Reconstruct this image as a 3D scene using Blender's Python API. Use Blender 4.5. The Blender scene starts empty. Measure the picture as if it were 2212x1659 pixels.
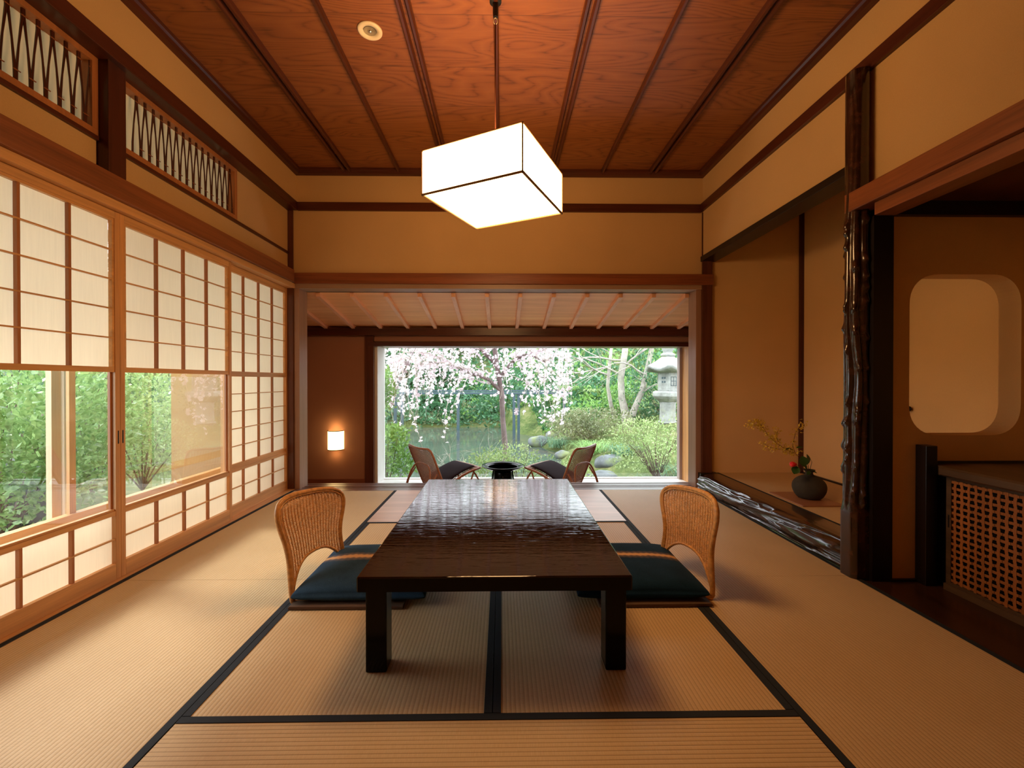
import bpy, math, random
from mathutils import Vector, Matrix, noise as mnoise

SC = bpy.context.scene
COL = SC.collection
PI = math.pi
random.seed(7)

# ------------------------------------------------------------------ camera, world, sun, exposure
cam = bpy.data.cameras.new('camera'); camo = bpy.data.objects.new('camera', cam); COL.objects.link(camo)
cam.sensor_width = 36.0; cam.lens = 940.0 / 2212.0 * 36.0
cam.shift_x = 8.0 / 2212.0; cam.shift_y = -2.1 / 2212.0
cam.clip_start = 0.02; cam.clip_end = 300
camo.location = (0, 0, 1.0)
camo.rotation_euler = (PI / 2 - 0.0057, 0, -0.0151)
SC.camera = camo
SC.view_settings.view_transform = 'Standard'; SC.view_settings.look = 'None'
SC.view_settings.exposure = 0.95; SC.view_settings.gamma = 1.0
SC.view_settings.use_curve_mapping = False
SC.cycles.use_denoising = True
SC.cycles.max_bounces = 10; SC.cycles.diffuse_bounces = 5; SC.cycles.glossy_bounces = 4
SC.cycles.transmission_bounces = 6; SC.cycles.transparent_max_bounces = 12
SC.cycles.sample_clamp_indirect = 6.0
SC.cycles.caustics_reflective = False; SC.cycles.caustics_refractive = False

W = bpy.data.worlds.new('sky'); SC.world = W; W.use_nodes = True
wn = W.node_tree.nodes; wn.clear()
wo = wn.new('ShaderNodeOutputWorld'); wb = wn.new('ShaderNodeBackground')
wb.inputs[0].default_value = (0.86, 0.93, 1.0, 1); wb.inputs[1].default_value = 3.4
W.node_tree.links.new(wb.outputs[0], wo.inputs[0])

def lamp(name, kind, energy, color, loc, rot=(0, 0, 0), **kw):
    l = bpy.data.lights.new(name, kind); l.energy = energy; l.color = color
    for k, v in kw.items(): setattr(l, k, v)
    o = bpy.data.objects.new(name, l); o.location = loc; o.rotation_euler = rot; COL.objects.link(o)
    return o
# hazy sun beyond the garden, to the side of the paper screens
sd = Vector((0.66, -0.27, -0.70))
sun = lamp('sun', 'SUN', 1.5, (1.0, 0.95, 0.86), (-10, 0, 10), sd.to_track_quat('-Z', 'Y').to_euler(), angle=math.radians(11))
def portal(name, loc, rot, sx, sy):
    o = lamp(name, 'AREA', 1.0, (1, 1, 1), loc, rot, shape='RECTANGLE', size=sx, size_y=sy)
    o.data.cycles.is_portal = True
portal('sky_portal_garden', (0.38, 5.75, 0.58), (-PI / 2, 0, 0), 3.95, 1.75)
portal('sky_portal_side', (-2.62, 2.65, 1.05), (0, -PI / 2, 0), 2.5, 3.3)
lamp('pendant_bulb', 'POINT', 1.2, (1.0, 0.58, 0.25), (-0.031, 2.2, 2.16), shadow_soft_size=0.08)

# ------------------------------------------------------------------ node helpers
class NT:
    def __init__(s, name):
        s.m = bpy.data.materials.new(name); s.m.use_nodes = True
        s.t = s.m.node_tree; s.t.nodes.clear()
        s.out = s.t.nodes.new('ShaderNodeOutputMaterial')
    def n(s, t, **kw):
        x = s.t.nodes.new(t)
        for k, v in kw.items():
            if k in x.inputs.keys() if hasattr(x.inputs, 'keys') else False: x.inputs[k].default_value = v
            elif hasattr(x, k): setattr(x, k, v)
        return x
    def l(s, a, b): s.t.links.new(a, b)
    def val(s, node, **kw):
        for k, v in kw.items(): node.inputs[k].default_value = v
def rgba(c): return (c[0], c[1], c[2], 1)
def coords(N, scale=(1, 1, 1), rot=(0, 0, 0), loc=(0, 0, 0)):
    tc = N.n('ShaderNodeTexCoord'); mp = N.n('ShaderNodeMapping')
    mp.inputs['Scale'].default_value = scale; mp.inputs['Rotation'].default_value = rot; mp.inputs['Location'].default_value = loc
    N.l(tc.outputs['Object'], mp.inputs['Vector']); return mp.outputs[0]
def noise(N, vec, scale, detail=4, rough=0.5, dist=0.0):
    t = N.n('ShaderNodeTexNoise'); N.l(vec, t.inputs['Vector'])
    t.inputs['Scale'].default_value = scale; t.inputs['Detail'].default_value = detail
    t.inputs['Roughness'].default_value = rough; t.inputs['Distortion'].default_value = dist
    return t.outputs[0]
def ramp(N, fac, stops, interp='LINEAR'):
    r = N.n('ShaderNodeValToRGB'); r.color_ramp.interpolation = interp
    els = r.color_ramp.elements
    while len(els) < len(stops): els.new(0.5)
    for e, (p, c) in zip(els, stops): e.position = p; e.color = rgba(c) if len(c) == 3 else c
    N.l(fac, r.inputs[0]); return r.outputs[0]
def gray(a): return (a, a, a)
def bsdf(N, color=None, rough=0.5, spec=0.5, ior=1.5, coat=0, coat_rough=0.05, metallic=0):
    b = N.n('ShaderNodeBsdfPrincipled')
    if isinstance(color, tuple): b.inputs['Base Color'].default_value = rgba(color)
    elif color is not None: N.l(color, b.inputs['Base Color'])
    b.inputs['Roughness'].default_value = rough; b.inputs['IOR'].default_value = ior
    b.inputs['Specular IOR Level'].default_value = spec; b.inputs['Metallic'].default_value = metallic
    b.inputs['Coat Weight'].default_value = coat; b.inputs['Coat Roughness'].default_value = coat_rough
    N.l(b.outputs[0], N.out.inputs[0]); return b
def bump(N, b, h, strength=0.3, dist=0.01):
    x = N.n('ShaderNodeBump'); x.inputs['Strength'].default_value = strength; x.inputs['Distance'].default_value = dist
    N.l(h, x.inputs['Height']); N.l(x.outputs[0], b.inputs['Normal'])
    return x
def math_(N, op, a, b=None, c=None):
    m = N.n('ShaderNodeMath'); m.operation = op
    for i, v in enumerate((a, b, c)):
        if v is None: continue
        if isinstance(v, (int, float)): m.inputs[i].default_value = v
        else: N.l(v, m.inputs[i])
    return m.outputs[0]
def mix(N, f, a, b):
    m = N.n('ShaderNodeMix'); m.data_type = 'RGBA'
    for i, v in ((0, f), (6, a), (7, b)):
        if isinstance(v, (int, float)): m.inputs[i].default_value = v
        elif isinstance(v, tuple): m.inputs[i].default_value = rgba(v)
        else: N.l(v, m.inputs[i])
    return m.outputs[2]

# ------------------------------------------------------------------ materials
def plain(name, c, rough=0.6, spec=0.3, **k):
    N = NT(name); bsdf(N, c, rough, spec, **k); return N.m
def plaster(name, c, var=0.08):
    N = NT(name); v = coords(N)
    n1 = noise(N, v, 1.3, 3); n2 = noise(N, v, 260, 3, 0.7)
    f = math_(N, 'ADD', math_(N, 'MULTIPLY', n1, 0.6), math_(N, 'MULTIPLY', n2, 0.4))
    c0 = tuple(x * (1 - var) for x in c); c1 = tuple(min(1, x * (1 + var)) for x in c)
    b = bsdf(N, ramp(N, f, [(0.35, c0), (0.65, c1)]), 0.92, 0.12)
    bump(N, b, n2, 0.25, 0.002); return N.m
def wood(name, c, dark=0.55, axis='y', rough=0.4, spec=0.4, fine=1.0, coat=0.0, bmp=0.08):
    N = NT(name)
    sc = {'x': (0.6, 14, 14), 'y': (14, 0.6, 14), 'z': (14, 14, 0.6)}[axis]
    v = coords(N, tuple(s * fine for s in sc))
    n1 = noise(N, v, 1.0, 5, 0.6, 0.6); n2 = noise(N, v, 7.0, 3, 0.6)
    f = math_(N, 'ADD', math_(N, 'MULTIPLY', n1, 0.72), math_(N, 'MULTIPLY', n2, 0.28))
    d = tuple(x * dark for x in c); h = tuple(min(1, x * 1.25) for x in c)
    b = bsdf(N, ramp(N, f, [(0.34, d), (0.52, c), (0.68, h)]), rough, spec, coat=coat)
    bump(N, b, f, bmp, 0.004); return N.m
def mat_ceiling():
    # broad boards laid across the room, each with its own cathedral grain
    N = NT('ceiling board grain'); tc = N.n('ShaderNodeTexCoord'); sep = N.n('ShaderNodeSeparateXYZ'); N.l(tc.outputs['Object'], sep.inputs[0])
    row = math_(N, 'FLOOR', math_(N, 'MULTIPLY', sep.outputs[1], 2.6))
    cmb = N.n('ShaderNodeCombineXYZ'); N.l(math_(N, 'MULTIPLY', sep.outputs[0], 0.45), cmb.inputs[0])
    N.l(math_(N, 'ADD', math_(N, 'MULTIPLY', sep.outputs[1], 2.3), math_(N, 'MULTIPLY', row, 5.7)), cmb.inputs[1])
    N.l(math_(N, 'MULTIPLY', row, 3.1), cmb.inputs[2])
    n0 = noise(N, cmb.outputs[0], 1.35, 2, 0.45, 0.3)
    rings = math_(N, 'FRACT', math_(N, 'MULTIPLY', n0, 27.0))
    tri = math_(N, 'ABSOLUTE', math_(N, 'SUBTRACT', rings, 0.5))
    v2 = coords(N, (3, 60, 3)); fine = noise(N, v2, 2.0, 4, 0.6)
    wn_ = N.n('ShaderNodeTexWhiteNoise'); wn_.noise_dimensions = '1D'; N.l(row, wn_.inputs['W'])
    f = math_(N, 'ADD', math_(N, 'MULTIPLY', tri, 0.62), math_(N, 'MULTIPLY', fine, 0.42))
    col = ramp(N, f, [(0.15, (0.10, 0.030, 0.009)), (0.27, (0.25, 0.080, 0.021)), (0.6, (0.33, 0.115, 0.030))])
    seam = math_(N, 'LESS_THAN', math_(N, 'FRACT', math_(N, 'MULTIPLY', sep.outputs[1], 2.6)), 0.012)
    col = mix(N, math_(N, 'MULTIPLY', seam, 0.75), col, (0.08, 0.025, 0.008))
    col2 = mix(N, math_(N, 'MULTIPLY', wn_.outputs[0], 0.30), col, (0.16, 0.05, 0.014))
    b = bsdf(N, col2, 0.38, 0.45); bump(N, b, f, 0.06, 0.004); return N.m
def mat_tatami(axis, name):
    # ribs run along the mat's long side ('axis'); rush fibres run across
    N = NT(name); tc = N.n('ShaderNodeTexCoord'); sep = N.n('ShaderNodeSeparateXYZ'); N.l(tc.outputs['Object'], sep.inputs[0])
    u = sep.outputs[0] if axis == 'y' else sep.outputs[1]
    ph = math_(N, 'FRACT', math_(N, 'MULTIPLY', u, 1 / 0.0142))
    prof = math_(N, 'SINE', math_(N, 'MULTIPLY', ph, PI))
    prof = math_(N, 'POWER', prof, 0.45)
    sc = (40, 600, 1) if axis == 'y' else (600, 40, 1)
    fib = noise(N, coords(N, sc), 1.0, 3, 0.6)
    big = noise(N, coords(N, (2.2, 2.2, 2.2)), 1.0, 3)
    base = ramp(N, math_(N, 'ADD', math_(N, 'MULTIPLY', fib, 0.6), math_(N, 'MULTIPLY', big, 0.4)),
                [(0.3, (0.56, 0.38, 0.185)), (0.7, (0.71, 0.52, 0.285))])
    groove = math_(N, 'LESS_THAN', ph, 0.16)
    col = mix(N, math_(N, 'MULTIPLY', groove, 0.62), base, (0.26, 0.15, 0.055))  # rib grooves darkened in the colour for dirt and shadow
    b = bsdf(N, col, 0.55, 0.35)
    h = math_(N, 'ADD', prof, math_(N, 'MULTIPLY', fib, 0.25)); bump(N, b, h, 0.55, 0.0016); return N.m
def mat_paper(name, c=(0.93, 0.86, 0.73), tr=0.55):
    N = NT(name); v = coords(N, (1, 40, 2)); f = noise(N, v, 3, 4, 0.6)
    col = ramp(N, f, [(0.3, tuple(x * 0.95 for x in c)), (0.7, c)])
    d = N.n('ShaderNodeBsdfDiffuse'); t = N.n('ShaderNodeBsdfTranslucent'); m = N.n('ShaderNodeMixShader')
    N.l(col, d.inputs[0]); N.l(col, t.inputs[0]); m.inputs[0].default_value = tr
    N.l(d.outputs[0], m.inputs[1]); N.l(t.outputs[0], m.inputs[2]); N.l(m.outputs[0], N.out.inputs[0]); return N.m
def mat_glass(name):
    N = NT(name); tr = N.n('ShaderNodeBsdfTransparent'); g = N.n('ShaderNodeBsdfGlossy'); f = N.n('ShaderNodeFresnel'); m = N.n('ShaderNodeMixShader')
    tr.inputs[0].default_value = (0.97, 0.985, 0.975, 1); g.inputs[0].default_value = (1, 1, 1, 1); g.inputs['Roughness'].default_value = 0.0
    f.inputs[0].default_value = 1.52
    N.l(math_(N, 'MULTIPLY', f.outputs[0], 2.2), m.inputs[0]); N.l(tr.outputs[0], m.inputs[1]); N.l(g.outputs[0], m.inputs[2]); N.l(m.outputs[0], N.out.inputs[0]); return N.m
def mat_emit(name, c, s):
    N = NT(name); e = N.n('ShaderNodeEmission'); e.inputs[0].default_value = rgba(c); e.inputs[1].default_value = s
    N.l(e.outputs[0], N.out.inputs[0]); return N.m
def mat_tabletop():
    N = NT('dark brown lacquer with fine ripples')
    n1 = noise(N, coords(N, (5, 60, 1)), 1.0, 2, 0.5); n2 = noise(N, coords(N, (14, 150, 1), loc=(3, 1, 0)), 1.0, 2, 0.5)
    h = math_(N, 'ADD', n1, math_(N, 'MULTIPLY', n2, 0.45))
    b = bsdf(N, (0.010, 0.0025, 0.0015), 0.035, 0.5, ior=1.5, coat=0.08, coat_rough=0.02)
    bp = bump(N, b, h, 0.8, 0.0006); N.l(bp.outputs[0], b.inputs['Coat Normal']); return N.m
def mat_rough_lacquer(name, c=(0.018, 0.008, 0.005)):
    N = NT(name); n1 = noise(N, coords(N, (30, 30, 30)), 1.0, 3)
    col = ramp(N, n1, [(0.4, c), (0.7, (c[0] * 3.2, c[1] * 2.6, c[2] * 2.4))])
    b = bsdf(N, col, 0.2, 0.5, coat=0.5, coat_rough=0.06); bump(N, b, n1, 0.15, 0.004); return N.m
def mat_cushion(name, c, band_y, band=(0.62, 0.36, 0.17)):
    N = NT(name); tc = N.n('ShaderNodeTexCoord'); sep = N.n('ShaderNodeSeparateXYZ'); N.l(tc.outputs['Object'], sep.inputs[0])
    n = noise(N, coords(N, (9, 9, 9)), 1.0, 2); nf = noise(N, coords(N, (500, 160, 300)), 1.0, 2)
    zig = math_(N, 'ABSOLUTE', math_(N, 'SUBTRACT', math_(N, 'FRACT', math_(N, 'MULTIPLY', sep.outputs[0], 34)), 0.5))
    y = math_(N, 'ADD', math_(N, 'ADD', sep.outputs[1], math_(N, 'MULTIPLY', n, 0.03)), math_(N, 'MULTIPLY', zig, 0.012))
    d = math_(N, 'ABSOLUTE', math_(N, 'SUBTRACT', y, band_y + 0.018))
    m1 = ramp(N, d, [(0.012, gray(1)), (0.019, gray(0.25)), (0.05, gray(0.0))])
    base = ramp(N, math_(N, 'ADD', math_(N, 'MULTIPLY', nf, .5), math_(N, 'MULTIPLY', n, .5)), [(0.35, tuple(x * 0.7 for x in c)), (0.65, tuple(x * 1.3 for x in c))])
    b = bsdf(N, mix(N, m1, base, band), 0.95, 0.04)
    b.inputs['Sheen Weight'].default_value = 0.05; bump(N, b, nf, 0.3, 0.001); return N.m
def mat_leaf(name, c1, c2, tr=0.35, sc=2.0, rough=0.33):
    N = NT(name); n = noise(N, coords(N), sc, 3, 0.6); n2 = noise(N, coords(N, (1, 1, 1), loc=(5, 5, 5)), 23.0, 1)
    f = math_(N, 'ADD', math_(N, 'MULTIPLY', n, 0.55), math_(N, 'MULTIPLY', n2, 0.45))
    col = ramp(N, f, [(0.36, c1), (0.62, c2)])
    b = N.n('ShaderNodeBsdfPrincipled'); N.l(col, b.inputs['Base Color']); b.inputs['Roughness'].default_value = rough
    t = N.n('ShaderNodeBsdfTranslucent'); N.l(col, t.inputs[0]); m = N.n('ShaderNodeMixShader'); m.inputs[0].default_value = tr
    N.l(b.outputs[0], m.inputs[1]); N.l(t.outputs[0], m.inputs[2]); N.l(m.outputs[0], N.out.inputs[0]); return N.m
def mat_stone(name, c, moss=(0.10, 0.14, 0.05)):
    N = NT(name); n = noise(N, coords(N), 5.0, 6, 0.65); n2 = noise(N, coords(N), 1.7, 4)
    col = ramp(N, n, [(0.3, tuple(x * 0.55 for x in c)), (0.7, tuple(min(1, x * 1.2) for x in c))])
    m = ramp(N, n2, [(0.54, gray(0)), (0.66, gray(0.7))])
    b = bsdf(N, mix(N, m, col, moss), 0.9, 0.2); bump(N, b, n, 0.6, 0.02); return N.m
def mat_ground(name):
    N = NT(name); n = noise(N, coords(N), 1.1, 6, 0.65); n2 = noise(N, coords(N), 9, 4, 0.7)
    f = math_(N, 'ADD', math_(N, 'MULTIPLY', n, 0.6), math_(N, 'MULTIPLY', n2, 0.4))
    b = bsdf(N, ramp(N, f, [(0.33, (0.022, 0.035, 0.012)), (0.5, (0.07, 0.10, 0.03)), (0.62, (0.16, 0.16, 0.07)), (0.75, (0.12, 0.20, 0.05))]), 0.95, 0.1)
    bump(N, b, n2, 0.6, 0.05); return N.m
def mat_water():
    N = NT('still green pond water'); n = noise(N, coords(N, (1, 3, 1)), 3.0, 2)
    b = bsdf(N, (0.055, 0.07, 0.055), 0.04, 0.6); bump(N, b, n, 0.08, 0.02); return N.m
def mat_rattan(name, c):
    N = NT(name); n = noise(N, coords(N, (60, 60, 60)), 1.0, 3)
    b = bsdf(N, ramp(N, n, [(0.3, tuple(x * 0.7 for x in c)), (0.7, tuple(x * 1.15 for x in c))]), 0.35, 0.45)
    return N.m

M = {}
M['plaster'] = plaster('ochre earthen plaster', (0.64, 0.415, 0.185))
M['plaster_alc_lit'] = plaster('ochre earthen plaster lightened for the alcove', (0.76, 0.485, 0.215))  # same plaster, colour lightened to stand in for more light in the alcoves
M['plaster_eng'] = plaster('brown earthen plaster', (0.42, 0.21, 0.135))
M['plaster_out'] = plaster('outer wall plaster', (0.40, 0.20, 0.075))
M['wood_red'] = wood('reddish brown cedar', (0.27, 0.085, 0.028), 0.6, 'y')
M['wood_red_x'] = wood('reddish brown cedar across', (0.27, 0.08, 0.028), 0.6, 'x')
M['wood_red_z'] = wood('reddish brown cedar upright', (0.12, 0.035, 0.015), 0.6, 'z')
M['wood_dk'] = wood('dark red brown wood', (0.085, 0.022, 0.010), 0.6, 'y', rough=0.3)
M['wood_dk_x'] = wood('dark red brown wood across', (0.085, 0.022, 0.010), 0.6, 'x', rough=0.3)
M['wood_dk_z'] = wood('dark red brown wood upright', (0.075, 0.020, 0.010), 0.6, 'z', rough=0.3)
M['wood_hinoki'] = wood('honey cedar', (0.68, 0.36, 0.14), 0.78, 'y')
M['wood_hinoki_x'] = wood('honey cedar across', (0.68, 0.35, 0.135), 0.78, 'x')
M['wood_hinoki_z'] = wood('honey cedar upright', (0.64, 0.32, 0.12), 0.75, 'z')
M['wood_kumiko_z'] = wood('thin lattice wood upright', (0.42, 0.16, 0.055), 0.8, 'z')
M['wood_frame'] = wood('pale pinkish jamb wood', (0.36, 0.20, 0.13), 0.85, 'z', rough=0.35)
M['wood_frame_x'] = wood('pale pinkish lintel wood', (0.36, 0.22, 0.14), 0.85, 'x', rough=0.35)
M['wood_sill'] = wood('brown threshold wood', (0.17, 0.085, 0.06), 0.8, 'x', rough=0.3)
M['wood_eng'] = wood('pinkish cedar ceiling boards', (0.92, 0.46, 0.20), 0.85, 'x', rough=0.45)
M['wood_eng_j'] = wood('pinkish cedar joists', (0.90, 0.46, 0.26), 0.85, 'y', rough=0.4)
M['wood_board'] = wood('pale floor board', (0.62, 0.43, 0.33), 0.86, 'x', rough=0.35)
M['wood_bl'] = wood('near black wood', (0.010, 0.006, 0.005), 0.6, 'z', rough=0.35)
M['wood_bl_y'] = wood('near black wood lengthwise', (0.012, 0.008, 0.006), 0.6, 'y', rough=0.35)
M['wood_alcfloor'] = wood('dark polished board', (0.045, 0.018, 0.009), 0.6, 'y', rough=0.25)
M['wood_shelf'] = wood('aged brown shelf board', (0.10, 0.058, 0.03), 0.6, 'y', rough=0.4)
M['lattice'] = wood('cedar strip lattice', (0.33, 0.115, 0.03), 0.7, 'z')
M['ceiling'] = mat_ceiling()
M['tatami_y'] = mat_tatami('y', 'tatami rush lengthwise'); M['tatami_x'] = mat_tatami('x', 'tatami rush crosswise')
M['goza'] = mat_tatami('x', 'alcove rush matting')
M['heri'] = plain('navy black cloth border', (0.022, 0.026, 0.032), 0.8, 0.2)
M['paper'] = mat_paper('shoji paper'); M['paper_t'] = mat_paper('transom paper', (0.82, 0.74, 0.55), 0.4)
M['glass'] = mat_glass('window glass')
M['shade'] = mat_emit('glowing white shade', (1.0, 0.55, 0.22), 10.5)
M['sconce'] = mat_emit('glowing paper', (1.0, 0.68, 0.28), 2.0)
M['shade_frame'] = plain('brown shade frame', (0.33, 0.19, 0.08), 0.5)
M['cord'] = plain('brown cord', (0.10, 0.03, 0.015), 0.5); M['black'] = plain('black fitting', (0.01, 0.01, 0.01), 0.4)
M['white'] = plain('cream enamel', (0.80, 0.70, 0.52), 0.4); M['chrome'] = plain('chrome', (0.75, 0.72, 0.68), 0.15, 0.5, metallic=1)
M['tabletop'] = mat_tabletop(); M['lacquer'] = plain('black lacquer', (0.003, 0.003, 0.003), 0.16, 0.18)
M['bark_lacq'] = mat_rough_lacquer('lumpy dark lacquered log')
M['rattan'] = mat_rattan('honey rattan', (0.64, 0.31, 0.10)); M['rattan_r'] = mat_rattan('golden rattan', (0.72, 0.37, 0.12))
M['rattan_dk'] = mat_rattan('reddish rattan', (0.44, 0.18, 0.085))
M['seat_mat'] = plain('brown woven base', (0.11, 0.062, 0.035), 0.8)
M['cush_dk'] = plain('dark aubergine cloth', (0.022, 0.012, 0.014), 0.9, 0.1)
M['vase'] = mat_stone('grey brown stoneware', (0.075, 0.062, 0.045), (0.03, 0.028, 0.022))
M['matboard'] = plain('thin reddish lacquer board', (0.34, 0.15, 0.075), 0.35)
M['twig'] = plain('brown twig', (0.07, 0.035, 0.015), 0.7)
M['leaf_dk'] = plain('dark glossy leaf', (0.03, 0.085, 0.015), 0.25, 0.5); M['red'] = plain('red petal', (0.75, 0.02, 0.02), 0.5)
M['yellow'] = plain('small yellow flowers', (0.70, 0.46, 0.05), 0.6)
M['scroll'] = plain('green grey brocade', (0.06, 0.075, 0.05), 0.8); M['scroll_lt'] = plain('cream scroll paper', (0.62, 0.52, 0.33), 0.8)
M['stone'] = mat_stone('pale lantern granite', (0.31, 0.32, 0.30), (0.30, 0.34, 0.20))
M['rock'] = mat_stone('garden rock', (0.13, 0.145, 0.15), (0.18, 0.22, 0.06))
M['ground'] = mat_ground('mossy ground'); M['water'] = mat_water()
M['bark_cherry'] = mat_stone('cherry bark', (0.26, 0.20, 0.20), (0.16, 0.15, 0.12))
M['bark'] = mat_stone('grey tree bark', (0.42, 0.38, 0.33), (0.30, 0.30, 0.22)); M['bark_br'] = mat_stone('brown tree bark', (0.17, 0.12, 0.10), (0.12, 0.10, 0.07))
M['twig_pale'] = plain('pale bare twigs', (0.52, 0.46, 0.40), 0.8)
M['petal'] = mat_leaf('pink white petals', (0.84, 0.68, 0.77), (0.98, 0.93, 0.96), 0.4, 4.0, 0.7)
M['leafA'] = mat_leaf('deep green leaves', (0.018, 0.075, 0.035), (0.09, 0.24, 0.10))
M['leafB'] = mat_leaf('fresh green leaves', (0.08, 0.22, 0.035), (0.32, 0.52, 0.15))
M['leafF'] = mat_leaf('bright glossy leaves', (0.06, 0.18, 0.03), (0.42, 0.60, 0.24), 0.4, 2.0, 0.25)  # lighter green tips and more gloss than the fresh leaves
M['leafC'] = mat_leaf('yellow green leaves', (0.17, 0.27, 0.07), (0.50, 0.62, 0.28))
M['leafD'] = mat_leaf('blue green grass', (0.04, 0.15, 0.08), (0.18, 0.36, 0.20))
M['leafE'] = mat_leaf('dry olive growth', (0.12, 0.14, 0.06), (0.28, 0.30, 0.16))
M['bluepole'] = plain('blue grey painted post', (0.05, 0.085, 0.10), 0.6)
M['whitesill'] = plain('white stone ledge', (0.85, 0.85, 0.82), 0.35)
M['greysash'] = wood('weathered grey sash wood', (0.42, 0.33, 0.30), 0.85, 'z')
M['palewood'] = wood('pale outdoor post wood', (0.70, 0.50, 0.32), 0.85, 'z')  # paler wood than the honey cedar
M['roof'] = plain('roof underside', (0.12, 0.06, 0.03), 0.9)

# ------------------------------------------------------------------ mesh builder
class MB:
    def __init__(s): s.v = []; s.f = []
    def box(s, x0, x1, y0, y1, z0, z1):
        b = len(s.v)
        s.v += [(x, y, z) for z in (z0, z1) for y in (y0, y1) for x in (x0, x1)]
        s.f += [tuple(b + i for i in q) for q in ((0, 2, 3, 1), (4, 5, 7, 6), (0, 1, 5, 4), (2, 6, 7, 3), (0, 4, 6, 2), (1, 3, 7, 5))]
        return s
    def quad(s, *p):
        b = len(s.v); s.v += [tuple(q) for q in p]; s.f.append(tuple(range(b, b + len(p)))); return s
    def prism(s, pts, axis, a0, a1):
        """polygon pts in the two other axes, pushed along axis from a0 to a1"""
        n = len(pts); b = len(s.v)
        for a in (a0, a1):
            for (p, q) in pts:
                s.v.append({'x': (a, p, q), 'y': (p, a, q), 'z': (p, q, a)}[axis])
        s.f.append(tuple(b + i for i in range(n))); s.f.append(tuple(b + n + i for i in reversed(range(n))))
        for i in range(n):
            j = (i + 1) % n; s.f.append((b + i, b + n + i, b + n + j, b + j))
        return s
    def tube(s, pts, rad, n=8, closed=False, caps=True, flat=None):
        pts = [Vector(p) for p in pts]; m = len(pts)
        if not isinstance(rad, (list, tuple)): rad = [rad] * m
        b = len(s.v); up = None
        for i in range(m):
            a = pts[i - 1] if (i > 0 or closed) else pts[i]; c = pts[(i + 1) % m] if (i < m - 1 or closed) else pts[i]
            t = (c - a)
            if t.length < 1e-9: t = Vector((0, 0, 1))
            t.normalize()
            if up is None:
                up = Vector((0, 0, 1)) if abs(t.z) < 0.9 else Vector((1, 0, 0))
            nx = (up - t * up.dot(t))
            if nx.length < 1e-6: nx = t.orthogonal()
            nx.normalize(); ny = t.cross(nx); up = nx
            for k in range(n):
                an = 2 * PI * k / n
                ru, rv = (rad[i], rad[i]) if flat is None else (rad[i] * flat[0], rad[i] * flat[1])
                s.v.append(tuple(pts[i] + nx * math.cos(an) * ru + ny * math.sin(an) * rv))
        for i in range(m if closed else m - 1):
            for k in range(n):
                j = (i + 1) % m; l = (k + 1) % n
                s.f.append((b + i * n + k, b + i * n + l, b + j * n + l, b + j * n + k))
        if caps and not closed and n > 2:
            s.f.append(tuple(b + k for k in reversed(range(n)))); s.f.append(tuple(b + (m - 1) * n + k for k in range(n)))
        return s
    def lathe(s, prof, cx=0, cy=0, n=32, sx=1, sy=1):
        b = len(s.v); m = len(prof)
        for (r, z) in prof:
            for k in range(n):
                a = 2 * PI * k / n; s.v.append((cx + r * math.cos(a) * sx, cy + r * math.sin(a) * sy, z))
        for i in range(m - 1):
            for k in range(n):
                l = (k + 1) % n; s.f.append((b + i * n + k, b + i * n + l, b + (i + 1) * n + l, b + (i + 1) * n + k))
        if prof[0][0] > 1e-6: s.f.append(tuple(b + k for k in reversed(range(n))))
        if prof[-1][0] > 1e-6: s.f.append(tuple(b + (m - 1) * n + k for k in range(n)))
        return s
    def leaf(s, p, d, w, l, nrm=None):
        """pointed leaf from p along d"""
        d = d.normalized(); sd_ = d.cross(nrm if nrm else Vector((random.gauss(0, 1), random.gauss(0, 1), random.gauss(0, 1))))
        if sd_.length < 1e-4: sd_ = d.orthogonal()
        sd_.normalize(); b = len(s.v)
        s.v += [tuple(p), tuple(p + d * l * .5 + sd_ * w * .5), tuple(p + d * l), tuple(p + d * l * .5 - sd_ * w * .5)]
        s.f.append((b, b + 1, b + 2, b + 3)); return s
def obj(name, mb, mat, parent=None, smooth=False, bevel=0.0, sub=0, loc=None):
    me = bpy.data.meshes.new(name)
    if loc is not None:
        L = Vector(loc); me.from_pydata([tuple(Vector(v) - L) for v in mb.v], [], mb.f)
    else: me.from_pydata(mb.v, [], mb.f)
    me.validate(); me.update()
    me.materials.append(M[mat] if isinstance(mat, str) else mat)
    if smooth:
        for p in me.polygons: p.use_smooth = True
    o = bpy.data.objects.new(name, me); COL.objects.link(o)
    if loc is not None: o.location = loc
    if parent:
        o.parent = parent
        if parent.parent is None and loc is None: o.matrix_parent_inverse = Matrix.Translation(-parent.location)
    if bevel:
        md = o.modifiers.new('edge', 'BEVEL'); md.width = bevel; md.segments = 2; md.limit_method = 'ANGLE'; md.harden_normals = False
    if sub:
        md = o.modifiers.new('soft', 'SUBSURF'); md.levels = sub; md.render_levels = sub
    return o
def tag(o, label=None, cat=None, group=None, kind=None):
    if label: o['label'] = label
    if cat: o['category'] = cat
    if group: o['group'] = group
    if kind: o['kind'] = kind
    return o
def thing(name, label, cat, loc=(0, 0, 0), rz=0, group=None):
    o = bpy.data.objects.new(name, None); COL.objects.link(o); o.location = loc; o.rotation_euler = (0, 0, rz)
    o.empty_display_size = 0.1
    return tag(o, label, cat, group)
def struct(name, mb, mat, label=None, **k):
    o = obj(name, mb, mat, **k); o['kind'] = 'structure'
    if label: o['label'] = label
    return o
def sroot(name, label=None):
    o = bpy.data.objects.new(name, None); COL.objects.link(o); o['kind'] = 'structure'
    if label: o['label'] = label
    return o
def copy_tree(o, parent=None):
    c = o.copy(); COL.objects.link(c); c.parent = parent
    for ch in list(o.children): copy_tree(ch, c)
    return c

# ================================================================== THE SETTING
XL, XR, YB = -1.90, 1.80, 3.97
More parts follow.
